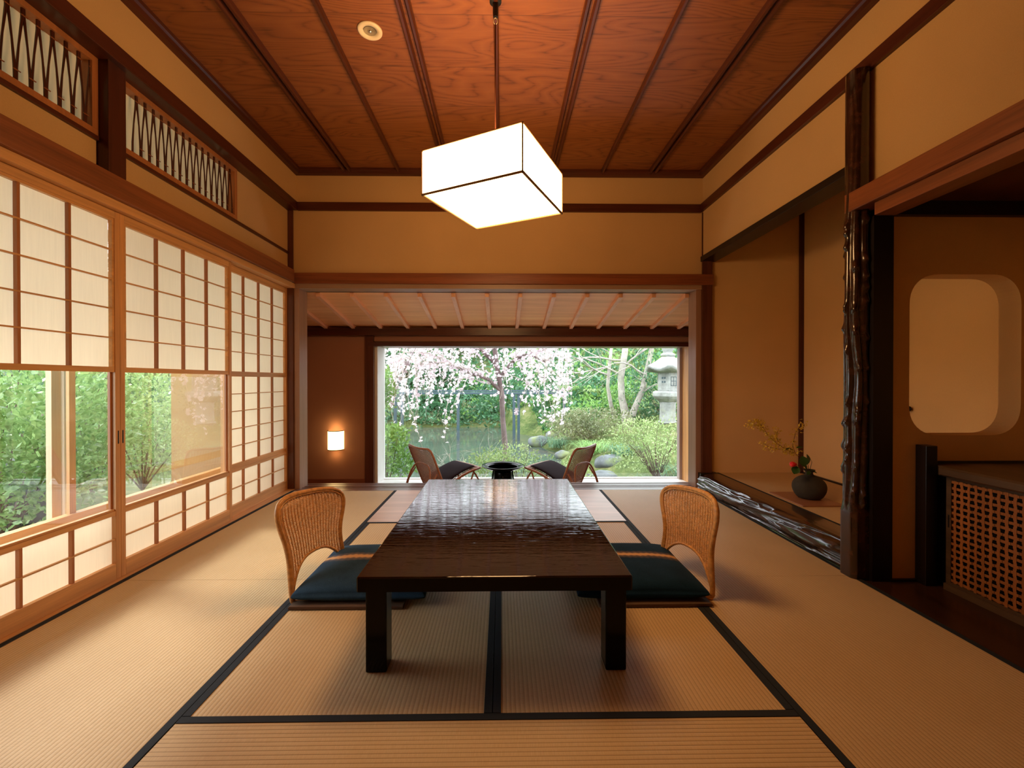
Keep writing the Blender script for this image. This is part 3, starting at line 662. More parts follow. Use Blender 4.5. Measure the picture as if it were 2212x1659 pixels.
# ================================================================== LEGLESS CHAIRS AND CUSHIONS
def floor_chair(side, yc, label, mat, x0c, lean_k, tw0, tw1):
    """side -1: chair on the screen side facing +x; +1: mirrored"""
    t = thing('floor_chair', label, 'floor chair', (0.93 * side, yc, 0), group='legless rattan chairs at the low table')
    def bx(z, u):   # outward lean, wrap and twist of the back
        return side * (x0c + lean_k * z - (abs(u) / .22) ** 2 * .018 - u * (tw0 + tw1 * z))
    half = [(.206, .010), (.205, .05), (.198, .10), (.189, .155), (.187, .21), (.196, .265), (.209, .312), (.217, .355), (.213, .393), (.192, .424), (.148, .444), (.08, .453), (0, .455)]
    outline = [(u, z) for u, z in half] + [(-u, z) for u, z in reversed(half[:-1])]
    # resample smoothly with Catmull-Rom
    def cr(P, m=4):
        out = []
        for i in range(len(P) - 1):
            p0, p1, p2, p3 = P[max(i - 1, 0)], P[i], P[i + 1], P[min(i + 2, len(P) - 1)]
            for k in range(m):
                q = k / m
                out.append(tuple(.5 * ((2 * p1[j]) + (-p0[j] + p2[j]) * q + (2 * p0[j] - 5 * p1[j] + 4 * p2[j] - p3[j]) * q * q + (-p0[j] + 3 * p1[j] - 3 * p2[j] + p3[j]) * q ** 3) for j in range(2)))
        return out + [P[-1]]
    ol = cr(outline)
    path = [(bx(z, u), yc + u, z) for u, z in ol]
    # feet turn forward under the seat
    fr = [(side * .78, yc + .190, .010), (side * .86, yc + .200, .009)] + path + [(side * .91, yc - .200, .009), (side * .80, yc - .190, .010)]
    def rake(mb):
        mb.v = [(x, y, z - (y - yc) * .26 * max(0, z - .05)) for x, y, z in mb.v]; return mb
    obj('frame', rake(MB().tube(fr, .0115, 10)), mat, t, smooth=True)
    inner = [(bx(z, u * .94) - side * .004, yc + u * .94, z - .010 if z > .41 else z) for u, z in ol if z > .055]
    obj('binding', rake(MB().tube(inner, .0055, 6)), mat, t, smooth=True)
    # woven back: uprights and fine strands between the frame and the arched lower edge
    def halfw(z):
        P = half
        for i in range(len(P) - 1):
            if P[i][1] <= z <= P[i + 1][1]:
                q = (z - P[i][1]) / (P[i + 1][1] - P[i][1]); return P[i][0] + (P[i + 1][0] - P[i][0]) * q
        return 0
    def arch(u):  # lower edge height of the weave
        return .165 - .125 * (abs(u) / .200) ** 2.6
    def topz(u):
        a = abs(u); lo, hi = .355, .455
        if a >= .2169: return .345
        for _ in range(20):
            m_ = (lo + hi) / 2
            if halfw(m_) > a: lo = m_
            else: hi = m_
        return lo
    up = MB(); st = MB()
    nU = 20
    for i in range(nU + 1):
        f = -1 + 2 * i / nU
        pts = []
        for k in range(15):
            q = k / 14
            u0 = f * .190; zt = topz(f * .205) - .004
            z = arch(u0) + (zt - arch(u0)) * q
            wv = min(halfw(max(z, .02)) / .200, 1.07) if z < .39 else 1.05
            u = u0 * wv
            pts.append((bx(z, u), yc + u, z))
        up.tube(pts, .0030, 5, caps=False)
    z = .045; row = 0
    while z < .446:
        hw = halfw(z) * .955
        segs = []
        cur = []
        N_ = 80
        for k in range(N_ + 1):
            u = -hw + 2 * hw * k / N_
            if arch(u * .200 / max(halfw(z), .01) if z < .2 else u) <= z + .002:
                wob = side * .0026 * math.cos(2 * PI * k / 4)
                cur.append((bx(z, u) + wob, yc + u, z))
            else:
                if len(cur) > 1: segs.append(cur)
                cur = []
        if len(cur) > 1: segs.append(cur)
        for c in segs: st.tube(c, .0023, 4, caps=False)
        z += .0056; row += 1
    wb = obj('woven_back', rake(st), mat, t); obj('back_upright', rake(up), mat, wb)
    ed = [(bx(arch(u), u) , yc + u, arch(u)) for u in [-.200 + .400 * k / 24 for k in range(25)]]
    obj('arched_edge', rake(MB().tube(ed, .0075, 8)), mat, t, smooth=True)
    # flat base under the cushion
    mb = MB(); x0, x1 = .43, .925
    mb.prism([(side * x0, .002), (side * x1, .002), (side * (x1 + .008), .009), (side * x1, .018), (side * x0, .016)], 'y', 1.898, 2.42)
    mb.v = [(v[0], v[1], v[2]) for v in mb.v]
    obj('seat', mb, 'seat_mat', t, bevel=0.003)
    return t
floor_chair(-1, 2.155, 'honey coloured rattan floor chair with a woven back, on the side of the paper screens', 'rattan', .907, .10, .185, .33)
floor_chair(1, 2.175, 'golden rattan floor chair with a woven back, on the side of the alcoves', 'rattan_r', .938, .03, .19, .05)
def cushion(xa, xb, ya, yb, z0, h, label, mat, cat='cushion', name='floor_cushion', n=26, group=None, xf=None):
    mb = MB(); cx, cy = (xa + xb) / 2, (ya + yb) / 2
    for top in (1, 0):
        for i in range(n + 1):
            for j in range(n + 1):
                u, v = math.sin(PI / 2 * (-1 + 2 * i / n)), math.sin(PI / 2 * (-1 + 2 * j / n))
                prof = max(0, (1 - abs(u) ** 3) * (1 - abs(v) ** 3)) ** .30
                pinch = 1 - .035 * (1 - abs(u) ** 2) * abs(v) ** 6 ; pinch2 = 1 - .035 * (1 - abs(v) ** 2) * abs(u) ** 6
                x = cx + u * (xb - xa) / 2 * pinch2; y = cy + v * (yb - ya) / 2 * pinch
                wr = .004 * mnoise.noise(Vector((x * 9, y * 9, z0 * 3))) * prof
                zm = z0 + h * .36
                z = zm + prof * h * .64 + wr if top else zm - prof * h * .5
                if not top: z = max(z, z0)
                p = (x, y, z)
                mb.v.append(xf(p) if xf else p)
    N1 = (n + 1) ** 2
    for i in range(n):
        for j in range(n):
            a = i * (n + 1) + j
            mb.f.append((a, a + n + 1, a + n + 2, a + 1)); mb.f.append((N1 + a, N1 + a + 1, N1 + a + n + 2, N1 + a + n + 1))
    for k in range(n):
        for (a, b) in ((k, k + 1), (n * (n + 1) + k + 1, n * (n + 1) + k), ((k + 1) * (n + 1), k * (n + 1)), (k * (n + 1) + n, (k + 1) * (n + 1) + n)):
            mb.f.append((a, b, N1 + b, N1 + a))
    return mb
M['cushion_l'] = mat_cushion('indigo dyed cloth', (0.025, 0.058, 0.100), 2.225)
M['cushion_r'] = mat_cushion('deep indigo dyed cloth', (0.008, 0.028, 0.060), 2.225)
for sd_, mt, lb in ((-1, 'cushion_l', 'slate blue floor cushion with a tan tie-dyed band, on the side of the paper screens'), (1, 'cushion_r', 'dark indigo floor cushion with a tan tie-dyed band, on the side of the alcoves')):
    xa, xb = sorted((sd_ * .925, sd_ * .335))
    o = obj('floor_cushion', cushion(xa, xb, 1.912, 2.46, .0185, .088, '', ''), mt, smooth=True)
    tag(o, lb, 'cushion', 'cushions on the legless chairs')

# ================================================================== FLOWER ALCOVE
def post_surface(mb, cx, cy, r0, z0, z1, n=72, dz=.0075):
    m = int((z1 - z0) / dz); b = len(mb.v); rk = random.Random(5)
    NR = 7; knots = [(k, z0 + .34 + rk.random() * 1.5) for k in range(NR) for _ in range(11)]
    for i in range(m + 1):
        z = z0 + (z1 - z0) * i / m
        cut = max(0, min(1, (z - .33) / .05)); upper = max(0, min(1, (z - 1.80) / .2))
        amp = cut * (1 - .8 * upper)
        near = [(k, (z - zk) / (.022 if z > zk else .011)) for k, zk in knots if abs(z - zk) < .07]
        for k in range(n):
            a = 2 * PI * k / n; ca, sa = math.cos(a), math.sin(a)
            ph = a + .22 * math.sin(z * 5.1) + .30 * mnoise.noise(Vector((ca, sa, z * 3.0)))
            ridge = abs(math.sin(ph * NR / 2)) ** .8
            kb = 0
            for kk, q in near:
                da = (ph - 2 * PI * (kk + .5) / NR + PI) % (2 * PI) - PI
                kb = max(kb, math.exp(-q * q) * math.exp(-(da / .24) ** 2))
            big = mnoise.noise(Vector((ca * 1.2, sa * 1.2, z * 1.8)))
            r = r0 * (1 + amp * (.25 * (ridge - .62) + .20 * kb + .10 * big))
            if cut < 1:
                sq = 1 / max(abs(ca), abs(sa)); r = r * cut + (1 - cut) * r0 * min(sq, 1.18) * 1.06
            mb.v.append((cx + r * ca, cy + r * sa, z))
    for i in range(m):
        for k in range(n):
            l = (k + 1) % n; mb.f.append((b + i * n + k, b + i * n + l, b + (i + 1) * n + l, b + (i + 1) * n + k))
    return mb
tp = obj('alcove_post', post_surface(MB(), 1.819, 2.205, .050, 0.0, 2.57), 'bark_lacq', smooth=True, loc=(1.812, 2.205, 0))
tag(tp, 'gnarled dark lacquered log post at the corner of the flower alcove', 'post')
bp = obj('square_post', MB().box(1.842, 1.942, 2.13, 2.265, -0.02, 1.815), 'wood_bl'); tag(bp, 'flat black square post beside the gnarled log post', 'post')
mb = MB(); ny = 520; prof0 = [(1.812, .0), (1.806, .018), (1.803, .036), (1.803, .054), (1.806, .072), (1.812, .090), (1.822, .106), (1.836, .121), (1.85, .131), (1.865, .138), (1.90, .141), (2.0, .142)]
prof = []
for (p0, p1) in zip(prof0, prof0[1:]): prof += [(p0[0] + (p1[0] - p0[0]) * q / 4, p0[1] + (p1[1] - p0[1]) * q / 4) for q in range(4)]
prof.append(prof0[-1])
for i in range(ny + 1):
    y = 2.235 + (3.985 - 2.235) * i / ny
    for k, (x, z) in enumerate(prof):
        e = max(0, min(1, min((k + 1) / 5, (38 - k) / 8)))
        n_ = mnoise.noise(Vector((y * 2.3 + z * 9, z * 34 + y * 1.5, 3))) + .5 * mnoise.noise(Vector((y * 5.5 - z * 8, z * 58, 13))); n2 = mnoise.noise(Vector((y * 5, z * 75, 9))); n3 = mnoise.noise(Vector((y * 3.1, z * 22, 21)))
        chip = max(-1, min(1, n_ * 4.6)); rid = 1 - 2 * abs(n3)
        mb.v.append((x - e * (.0085 * chip + .004 * rid + .003 * n2), y, max(0, z + e * .003 * chip)))
np_ = len(prof)
for i in range(ny):
    for k in range(np_ - 1): mb.f.append((i * np_ + k, i * np_ + k + 1, (i + 1) * np_ + k + 1, (i + 1) * np_ + k))
o = obj('alcove_sill_log', mb, 'bark_lacq', smooth=True); tag(o, 'notched glossy dark log sill along the front of the flower alcove', 'log sill')
o = obj('display_board', MB().box(2.06, 2.365, 2.94, 3.32, 0.1352, 0.1425), 'matboard', bevel=.001); tag(o, 'thin reddish board under the flower vase', 'display board')
vx, vy, vz = 2.245, 3.14, 0.1425
t = thing('vase', 'squat round dark stoneware vase on a thin reddish board', 'vase', (vx, vy, vz))
obj('body', MB().lathe([(0, vz), (.066, vz), (.082, vz + .010), (.101, vz + .042), (.111, vz + .078), (.106, vz + .112), (.084, vz + .142), (.048, vz + .162), (.026, vz + .170), (.022, vz + .180), (.024, vz + .194), (.040, vz + .206), (.038, vz + .209), (.020, vz + .198), (.016, vz + .17)], vx, vy, 48), 'vase', t, smooth=True, sub=1)
t = thing('flower_arrangement', 'red camellia with yellow flowering twigs standing in the round vase', 'flowers', (vx, vy, vz + .19))
def tw(*pts, r=.0022): return MB().tube([Vector(p) for p in pts], [r * (1 - .55 * i / (len(pts) - 1)) for i in range(len(pts))], 6)
base = (2.238, 3.13, .33)
brs = [[base, (2.17, 3.1, .42), (2.118, 3.1, .472), (2.065, 3.1, .495), (1.93, 3.1, .519), (1.88, 3.1, .55)],
       [(2.06, 3.1, .496), (1.99, 3.12, .545), (1.93, 3.12, .60), (1.885, 3.1, .655), (1.80, 3.1, .69), (1.768, 3.09, .682)],
       [(2.115, 3.1, .474), (2.108, 3.12, .53), (2.13, 3.12, .625), (2.165, 3.12, .67), (2.19, 3.12, .685)],
       [(1.885, 3.1, .655), (1.85, 3.1, .70), (1.845, 3.1, .722)],
       [(2.0, 3.11, .54), (1.975, 3.1, .60), (1.985, 3.09, .65)],
       [base, (2.15, 3.08, .385), (2.075, 3.06, .405)], [base, (2.205, 3.1, .40), (2.15, 3.09, .43)], [base, (2.25, 3.12, .41), (2.235, 3.12, .44)]]
for br in brs: obj('twig', tw(*br), 'twig', t, smooth=True)
mb = MB(); rnd = random.Random(3)
for br in brs[:5]:
    for i in range(len(br) - 1):
        a, b = Vector(br[i]), Vector(br[i + 1])
        if a.z < .46: continue
        for _ in range(34 if br is not brs[2] else 16):
            p = a.lerp(b, rnd.random()) + Vector((rnd.gauss(0, .014), rnd.gauss(0, .014), rnd.gauss(0, .015)))
            for _k in range(3): mb.leaf(p, Vector((rnd.gauss(0, 1), rnd.gauss(0, 1), rnd.gauss(0, 1))), .008, .013)
f_ = obj('yellow_blossom', mb, 'yellow', t); f_['kind'] = 'stuff'
def bigleaf(p, d, w, l, nrm):
    mb = MB(); p = Vector(p); d = Vector(d).normalized(); n_ = Vector(nrm).normalized(); s2 = d.cross(n_).normalized(); K = 8
    for i in range(K + 1):
        q = i / K; ww = w * .5 * math.sin(PI * min(1, q * .96 + .02)) ** .8; c = p + d * l * q - n_ * .25 * l * q * q
        mb.v += [tuple(c - s2 * ww + n_ * ww * .25), tuple(c), tuple(c + s2 * ww + n_ * ww * .25)]
    for i in range(K):
        a = i * 3; mb.f += [(a, a + 1, a + 4, a + 3), (a + 1, a + 2, a + 5, a + 4)]
    return mb
for p, d, w, l, nn in (((2.16, 3.07, .385), (-.25, -.2, 1), .062, .085, (-.3, -1, .3)), ((2.19, 3.08, .40), (.1, -.1, 1), .045, .075, (.5, -1, .2)), ((2.10, 3.06, .39), (-.5, -.3, -.75), .055, .06, (-.5, -1, .5)),
                       ((2.10, 3.1, .50), (-1, -.2, .35), .022, .065, (0, -.6, 1)), ((2.12, 3.1, .515), (1, -.2, .3), .02, .05, (0, -.6, 1)), ((2.235, 3.12, .345), (1, -.3, -.1), .025, .05, (0, -.6, 1)), ((2.225, 3.10, .345), (-.8, -.5, -.2), .025, .045, (0, -.6, 1)), ((2.22, 3.13, .35), (-.2, .2, 1), .02, .06, (0, -1, .2))):
    obj('leaf', bigleaf(p, d, w, l, nn), 'leaf_dk', t, smooth=True)
obj('camellia', MB().lathe([(.0, -.022), (.009, -.018), (.016, -.004), (.019, .010), (.016, .020), (.008, .018), (.004, .012)], 0, 0, 14), 'red', t, smooth=True)
cm = [c for c in t.children if c.name.startswith('camellia')][0]
cm.data.transform(Matrix.Translation((2.072, 3.055, .405)) @ Matrix.Rotation(-PI / 2.1, 4, 'Y'))
t = thing('hanging_scroll', 'hanging scroll with a dark roller knob, glimpsed through the rounded opening', 'hanging scroll', (2.80, 3.15, .80))
obj('scroll_cloth', MB().box(2.798, 2.803, 2.975, 3.36, 1.05, 2.35), 'scroll', t); obj('scroll_mount', MB().box(2.798, 2.803, 2.975, 3.36, .815, 1.05), 'scroll_lt', t)
obj('roller', MB().tube([(2.795, 2.955, .806), (2.795, 3.38, .806)], .012, 14), 'cord', t, smooth=True)
obj('roller_knob', MB().tube([(2.795, 2.935, .806), (2.795, 2.945, .806), (2.795, 2.957, .806)], [.013, .019, .016], 14), 'black', t, smooth=True)

# ================================================================== LATTICE CABINET
t = thing('alcove_cabinet', 'low built-in cabinet with woven cedar strip doors and a thick aged shelf', 'cabinet', (2.45, 1.1, 0))
obj('post', MB().box(2.062, 2.118, 2.08, 2.137, 0, .682), 'wood_bl', t, bevel=.003)
obj('shelf_board', MB().prism([(2.095, .552), (2.112, .542), (2.815, .542), (2.815, .588), (2.105, .588), (2.095, .580)], 'y', -.6, 2.052).box(2.12, 2.815, 2.052, 2.135, .542, .588), 'wood_shelf', t)
obj('back_edge', MB().box(2.12, 2.815, 2.122, 2.138, .588, .60), 'wood_bl_y', t)
obj('kick_rail', MB().box(2.12, 2.15, -.6, 2.052, 0, .03), 'wood_shelf', t)
obj('interior_shade', MB().box(2.16, 2.80, -.6, 2.13, .002, .54), 'black', t)  # solid black block stands in for the shade inside the cabinet
for (ya, yb, xd) in ((.98, 2.050, 2.13), (-.1, 1.0, 2.146)):
    d = obj('door', MB().box(xd, xd + .012, yb - .022, yb, .03, .540).box(xd, xd + .012, ya, ya + .022, .03, .540).box(xd, xd + .012, ya + .022, yb - .022, .528, .540).box(xd, xd + .012, ya + .022, yb - .022, .03, .042), 'wood_shelf', t)
    obj('finger_pull', MB().box(xd - .0007, xd + .001, yb - .015, yb - .008, .30, .36), 'black', d)
    mb = MB(); pz = .0292; py = .0300; z = .052; r = 0
    while z < .53:
        n_ = int((yb - ya - .044) / py) + 1
        for c in range(n_):
            y1 = yb - .022 - c * py; off = .0010 * (1 if (c + r) % 2 else -1); j = rnd.uniform(-.0008, .0008)
            mb.box(xd + .003 + off, xd + .0038 + off, max(y1 - py, ya), y1, z - .0060 + j, z + .0060 + j)
        z += pz; r += 1
    y1 = yb - .022 - py * .5; c = 0
    while y1 > ya + .02:
        z = .052 - pz / 2; r = 0; w = .0058 + rnd.uniform(-.0007, .0007)
        while z < .53:
            off = -.0010 * (1 if (c + r) % 2 else -1)
            mb.box(xd + .003 + off, xd + .0038 + off, y1 - w, y1 + w, max(z, .04), min(z + pz, .53)); z += pz; r += 1
        y1 -= py; c += 1
    obj('woven_strips', mb, 'lattice', d)

# ================================================================== SUN ROOM FURNITURE
def lounge_chair(label):
    t = thing('rattan_chair', label, 'chair', group='low rattan chairs by the picture window')
    P = lambda x, y, z: (x, y, z)
    def bk(u, q):  # back surface: u -1..1 across, q 0 bottom..1 top
        return P(-.005 - .185 * q - .02 * (1 - u * u) * q, u * .245 * (1 + .04 * q), .150 + .435 * q + .02 * (u * u) * q)
    ol = [bk(-1, q) for q in (0, .2, .4, .6, .8)] + [bk(-.96, .93), bk(-.85, .985), bk(-.6, 1.0), bk(-.2, 1.0), bk(.2, 1.0), bk(.6, 1.0), bk(.85, .985), bk(.96, .93)] + [bk(1, q) for q in (.8, .6, .4, .2, 0)]
    obj('back_frame', MB().tube(ol, .0125, 8, closed=True), 'rattan_dk', t, smooth=True)
    mb = MB()
    for i in range(20):
        u = -.93 + 1.86 * i / 19; mb.tube([bk(u, q / 8 * .985) for q in range(9)], .0036, 4, caps=False)
    for j in range(42):
        q = .02 + .95 * j / 41; mb.tube([bk(-.96 + 1.92 * i / 14, q) for i in range(15)], .0030, 4, caps=False)
    obj('woven_back', mb, 'rattan_dk', t)
    def st(u, q): return P(-.01 + .44 * q, u * .245, .165 + .165 * q + .03 * math.sin(q * PI) - .0 * u)
    ol = [st(-1, q / 6) for q in range(7)] + [st(-.5, 1.02), st(0, 1.03), st(.5, 1.02)] + [st(1, 1 - q / 6) for q in range(7)]
    obj('seat_frame', MB().tube(ol, .014, 8, closed=True), 'rattan_dk', t, smooth=True)
    mb = MB()
    for i in range(14):
        u = -.93 + 1.86 * i / 13; mb.tube([st(u, q / 6) for q in range(7)], .004, 4, caps=False)
    for j in range(22): mb.tube([st(-1, .03 + .95 * j / 21), st(0, .03 + .95 * j / 21), st(1, .03 + .95 * j / 21)], .003, 4, caps=False)
    obj('woven_seat', mb, 'rattan_dk', t)
    def hoop(x0, ya, za, xa, r=.0105):
        pts = []
        for i in range(17):
            a = PI * i / 16; c, s2 = math.cos(a), math.sin(a)
            pts.append((x0 + (xa - x0) * s2 ** .8, ya * math.copysign(abs(c) ** .55, c), za * s2 ** .75 + .011))
        return MB().tube(pts, r, 8)
    obj('rear_hoop_leg', hoop(-.25, .25, .40, -.14), 'rattan_dk', t, smooth=True)
    obj('front_hoop_leg', hoop(.50, .23, .305, .39), 'rattan_dk', t, smooth=True)
    for s2 in (-1, 1):
        obj('leg', MB().tube([(-.02, s2 * .225, .17), (.045, s2 * .25, .011)], .011, 8), 'rattan_dk', t, smooth=True)
        obj('brace', MB().tube([(-.105, s2 * .245, .33), (-.18, s2 * .25, .22), (-.25, s2 * .25, .011)], .0095, 8), 'rattan_dk', t, smooth=True)
        obj('brace', MB().tube([(.36, s2 * .235, .30), (.32, s2 * .235, .2), (.29, s2 * .24, .011)], .0095, 8), 'rattan_dk', t, smooth=True)
    return t
def set_at(t, x, y, z, rz): t.location = (x, y, z); t.rotation_euler = (0, 0, rz)
c1 = lounge_chair('reddish low rattan chair with a dark cushion, nearer the glowing wall lamp')
c2 = copy_tree(c1); tag(c2, 'reddish low rattan chair with a dark cushion, in front of the stone lantern')
th = math.radians(38)
def seat_cushion(x, y, z, rz, label):
    def xf(p):
        q = p[0]; zz = p[2] + .225 + .33 * (q - .02) * 1.1 + .03 * math.sin(max(0, min(1, q / .45)) * PI)
        return (p[0], p[1], zz)
    o = obj('seat_cushion', cushion(.02, .39, -.215, .215, -.035, .036, '', '', n=16, xf=xf), 'cush_dk', smooth=True)
    o.location = (x, y, z); o.rotation_euler = (0, 0, rz)
    return tag(o, label, 'cushion', 'seat cushions of the low rattan chairs')
set_at(c1, -.735, 4.76, -.30, th); seat_cushion(-.735, 4.76, -.30, th, 'dark seat cushion on the rattan chair nearer the glowing wall lamp')
set_at(c2, .755, 4.76, -.30, PI - th); seat_cushion(.755, 4.76, -.30, PI - th, 'dark seat cushion on the rattan chair in front of the stone lantern')
t = thing('side_table', 'round black lacquered tray table with a drum base between the rattan chairs', 'side table', (.012, 4.88, -.30))
obj('tray_top', MB().lathe([(0, .030), (.17, .030), (.175, .044), (.205, .050), (.234, .052), (.236, .046), (.21, .032), (.17, .012), (.0, .010)], .012, 4.88, 48), 'lacquer', t, smooth=True)
obj('tray_inside', MB().lathe([(0, .0308), (.168, .0308)], .012, 4.88, 40), 'matboard', t)
obj('drum_base', MB().lathe([(.105, -.30), (.112, -.27), (.112, -.03), (.10, .012)], .012, 4.88, 28), 'lacquer', t, smooth=True)
for k in range(6):
    a = PI / 6 + k * PI / 3; r = .128
    obj('leg', MB().tube([(.012 + (r + .02) * math.cos(a), 4.88 + (r + .02) * math.sin(a), -.30), (.012 + (r + .012) * math.cos(a), 4.88 + (r + .012) * math.sin(a), -.12), (.012 + r * .95 * math.cos(a), 4.88 + r * .95 * math.sin(a), .012)], .0075, 8), 'lacquer', t, smooth=True)

# ================================================================== GARDEN
def sR(y):
    P = [(5, 3.6), (8, 2.7), (9.9, 2.2), (12, 1.6), (15, 1.35), (18, 1.2), (20, .9), (21, -9)]
    if y <= P[0][0]: return P[0][1]
    for (a, b), (c, d) in zip(P, P[1:]):
        if a <= y <= c: return b + (d - b) * (y - a) / (c - a)
    return -99
def gh(x, y):
    n_ = .18 * mnoise.noise(Vector((x * .5, y * .5, 0))) + .07 * mnoise.noise(Vector((x * 1.7, y * 1.7, 4)))
    if x < -2.4 and y < 8.5:
        base = -.42 - max(0, y - 4.5) * .12 + .03 * max(0, -x - 5)
        return base + n_ * .4
    if y < 6.8: return -.72 + n_ * .4
    d = min(x - sR(min(y, 19.5)), 7)
    bank = -1.22 + min(1, max(-1, d * 2.2)) * .22 + max(0, d) * .20
    if y > 17: bank += (y - 17) * .33
    near = -.72 - (y - 6.8) * .9
    hill = -1.0 + (y - 20.5) * .46 if y > 20.5 else -9
    left = -1.0 + max(0, -x - 7.5) * .5 if x < -7 else -9
    v = max(bank if d > -.6 else -1.7, near, hill, left)
    return max(v, -1.8) + n_
mb = MB(); nx, nyy = 130, 130; gx0, gx1, gy0, gy1 = -26, 26, -3, 50
for j in range(nyy + 1):
    for i in range(nx + 1):
        x = gx0 + (gx1 - gx0) * i / nx; y = gy0 + (gy1 - gy0) * j / nyy
        z = gh(x, y)
        if -3.2 < x < 3.9 and y < 5.9: z = min(z, -.75)
        mb.v.append((x, y, z))
for j in range(nyy):
    for i in range(nx):
        a = j * (nx + 1) + i; mb.f.append((a, a + 1, a + nx + 2, a + nx + 1))
struct('ground', mb, 'ground', 'mossy garden ground and hillside', smooth=True)
struct('pond', MB().quad((-12, 6.8, -1.2), (4.5, 6.8, -1.2), (4.5, 21.5, -1.2), (-12, 21.5, -1.2)), 'water', 'still pond behind the cherry tree')
R_ = random.Random(11)
def rv(s=1): return Vector((R_.gauss(0, s), R_.gauss(0, s), R_.gauss(0, s)))
def leafcloud(mb, c, rad, n, size, blobs=9, up=0.3, shape=.45, elong=2.0):
    c = Vector(c); cs_ = []
    for _ in range(blobs):
        d = rv().normalized(); cs_.append((c + Vector((d.x * rad[0] * .62, d.y * rad[1] * .62, d.z * rad[2] * .62)), .35 + .3 * R_.random()))
    for i in range(n):
        bc, br = cs_[i % blobs]; d = rv().normalized() * (.55 + .45 * R_.random() ** .5)
        p = bc + Vector((d.x * rad[0] * br, d.y * rad[1] * br, d.z * rad[2] * br))
        dd = (d * .6 + rv(.5) + Vector((0, 0, up))); s_ = size * (.6 + .8 * R_.random())
        mb.leaf(p, dd, s_ / elong, s_)
    return mb
def stems(mb, base, c, rad, n, r=.012):
    base = Vector(base); c = Vector(c)
    for _ in range(n):
        d = rv().normalized(); e = c + Vector((d.x * rad[0], d.y * rad[1], abs(d.z) * rad[2])) * .75
        m_ = base.lerp(e, .5) + rv(.05) + Vector((0, 0, .1)) * rad[2]
        mb.tube([base, m_, e], [r, r * .6, r * .25], 5, caps=False)
    return mb
def shrub(name, label, cat, base, c, rad, n, size, mat, stem='bark_br', nst=10, group=None, **k):
    t = thing(name, label, cat, base, group=group)
    obj('foliage', leafcloud(MB(), c, rad, n, size, **k), mat, t)
    obj('stems', stems(MB(), base, c, rad, nst), stem, t, smooth=True)
    return t
def grow(mb, p, d, L, r, depth, spread=.55, droop=0.0, tips=None, seg=4, split=(2, 3), shrink=.72):
    pts = [p.copy()]; rr = [r]
    for i in range(seg):
        d = (d + rv(.16) + Vector((0, 0, -droop))).normalized(); p = p + d * L / seg; pts.append(p.copy()); rr.append(r * (1 - .35 * (i + 1) / seg))
    mb.tube(pts, rr, 6 if r > .02 else 4, caps=False)
    if depth == 0:
        if tips is not None: tips.append((pts, d))
        return
    for _ in range(R_.randint(*split)):
        q = R_.randint(max(1, seg // 2), seg)
        grow(mb, pts[q], (d + rv(spread)).normalized(), L * shrink * (.8 + .4 * R_.random()), rr[q] * .62, depth - 1, spread, droop, tips, seg, split, shrink)

# weeping cherry
t = thing('weeping_cherry', 'weeping cherry tree in pale pink blossom over the pond', 'tree', (.12, 8.3, -1.5))
mb = MB(); trunk = [(.13, 8.3, -1.6), (.11, 8.3, -.9), (.07, 8.3, -.3), (.02, 8.32, .25), (.0, 8.35, .75), (-.07, 8.35, 1.15), (-.14, 8.4, 1.6), (-.12, 8.4, 2.3), (-.05, 8.4, 3.0)]
mb.tube(trunk, [.085, .066, .055, .050, .050, .047, .043, .038, .03], 10)
limbs = [[(-.02, 8.34, .8), (-.25, 8.3, 1.02), (-.55, 8.2, 1.12), (-.95, 8.1, 1.30), (-1.4, 8.0, 1.35)], [(-.10, 8.36, 1.3), (-.4, 8.3, 1.6), (-.9, 8.2, 1.75), (-1.5, 8.1, 1.65)],
         [(-.05, 8.35, 1.05), (.25, 8.25, 1.4), (.5, 8.1, 1.5), (.8, 8.0, 1.35)], [(-.12, 8.4, 1.7), (.15, 8.3, 2.0), (.5, 8.2, 1.9), (.8, 8.1, 1.6)], [(-.12, 8.4, 2.1), (-.6, 8.3, 2.4), (-1.2, 8.2, 2.2)], [(-.1, 8.4, 1.9), (-.2, 7.9, 2.1), (-.3, 7.4, 1.9)]]
for l_ in limbs: mb.tube(l_, [.04, .034, .026, .018, .012][:len(l_)], 7, caps=False)
obj('trunk', mb, 'bark_cherry', t, smooth=True)
mb = MB(); strands = []
for i in range(150):
    l_ = limbs[R_.randrange(len(limbs))]; k = R_.randrange(1, len(l_)); p = Vector(l_[k]) + rv(.05)
    out = Vector((p.x + .1 + R_.gauss(0, .35), R_.gauss(0, .5), 0)); out = out.normalized() if out.length > .01 else Vector((1, 0, 0))
    pts = [p]; d = out * .8 + Vector((0, 0, .5 + .3 * R_.random())); L_ = (.11 + .10 * R_.random())
    lim = R_.choice((1.1, .8, .6, .4, .15, -.05)) if abs(p.x + .1) > .4 else R_.choice((1.0, .8, .5, .3, .0))
    xhi = R_.uniform(.35, 1.25); xlo = R_.uniform(-2.1, -1.2)
    for s2 in range(16):
        d = (d + Vector((0, 0, -.20)) + rv(.09)).normalized(); p = p + d * L_
        if p.x > xhi and d.x > 0: d.x *= .15
        if p.x < xlo and d.x < 0: d.x *= .2
        pts.append(p.copy())
        if p.z < lim: break
    mb.tube(pts, [.007 - .0045 * q / len(pts) for q in range(len(pts))], 4, caps=False); strands.append(pts)
obj('hanging_twigs', mb, 'twig_pale', t)
mb = MB()
def blossom(mb, p, s_):
    ax = rv().normalized(); a0 = ax.orthogonal().normalized(); b0 = ax.cross(a0)
    for k in range(5):
        a = 2 * PI * k / 5; d = a0 * math.cos(a) + b0 * math.sin(a) + ax * .35; mb.leaf(p, d, s_ * .75, s_, ax)
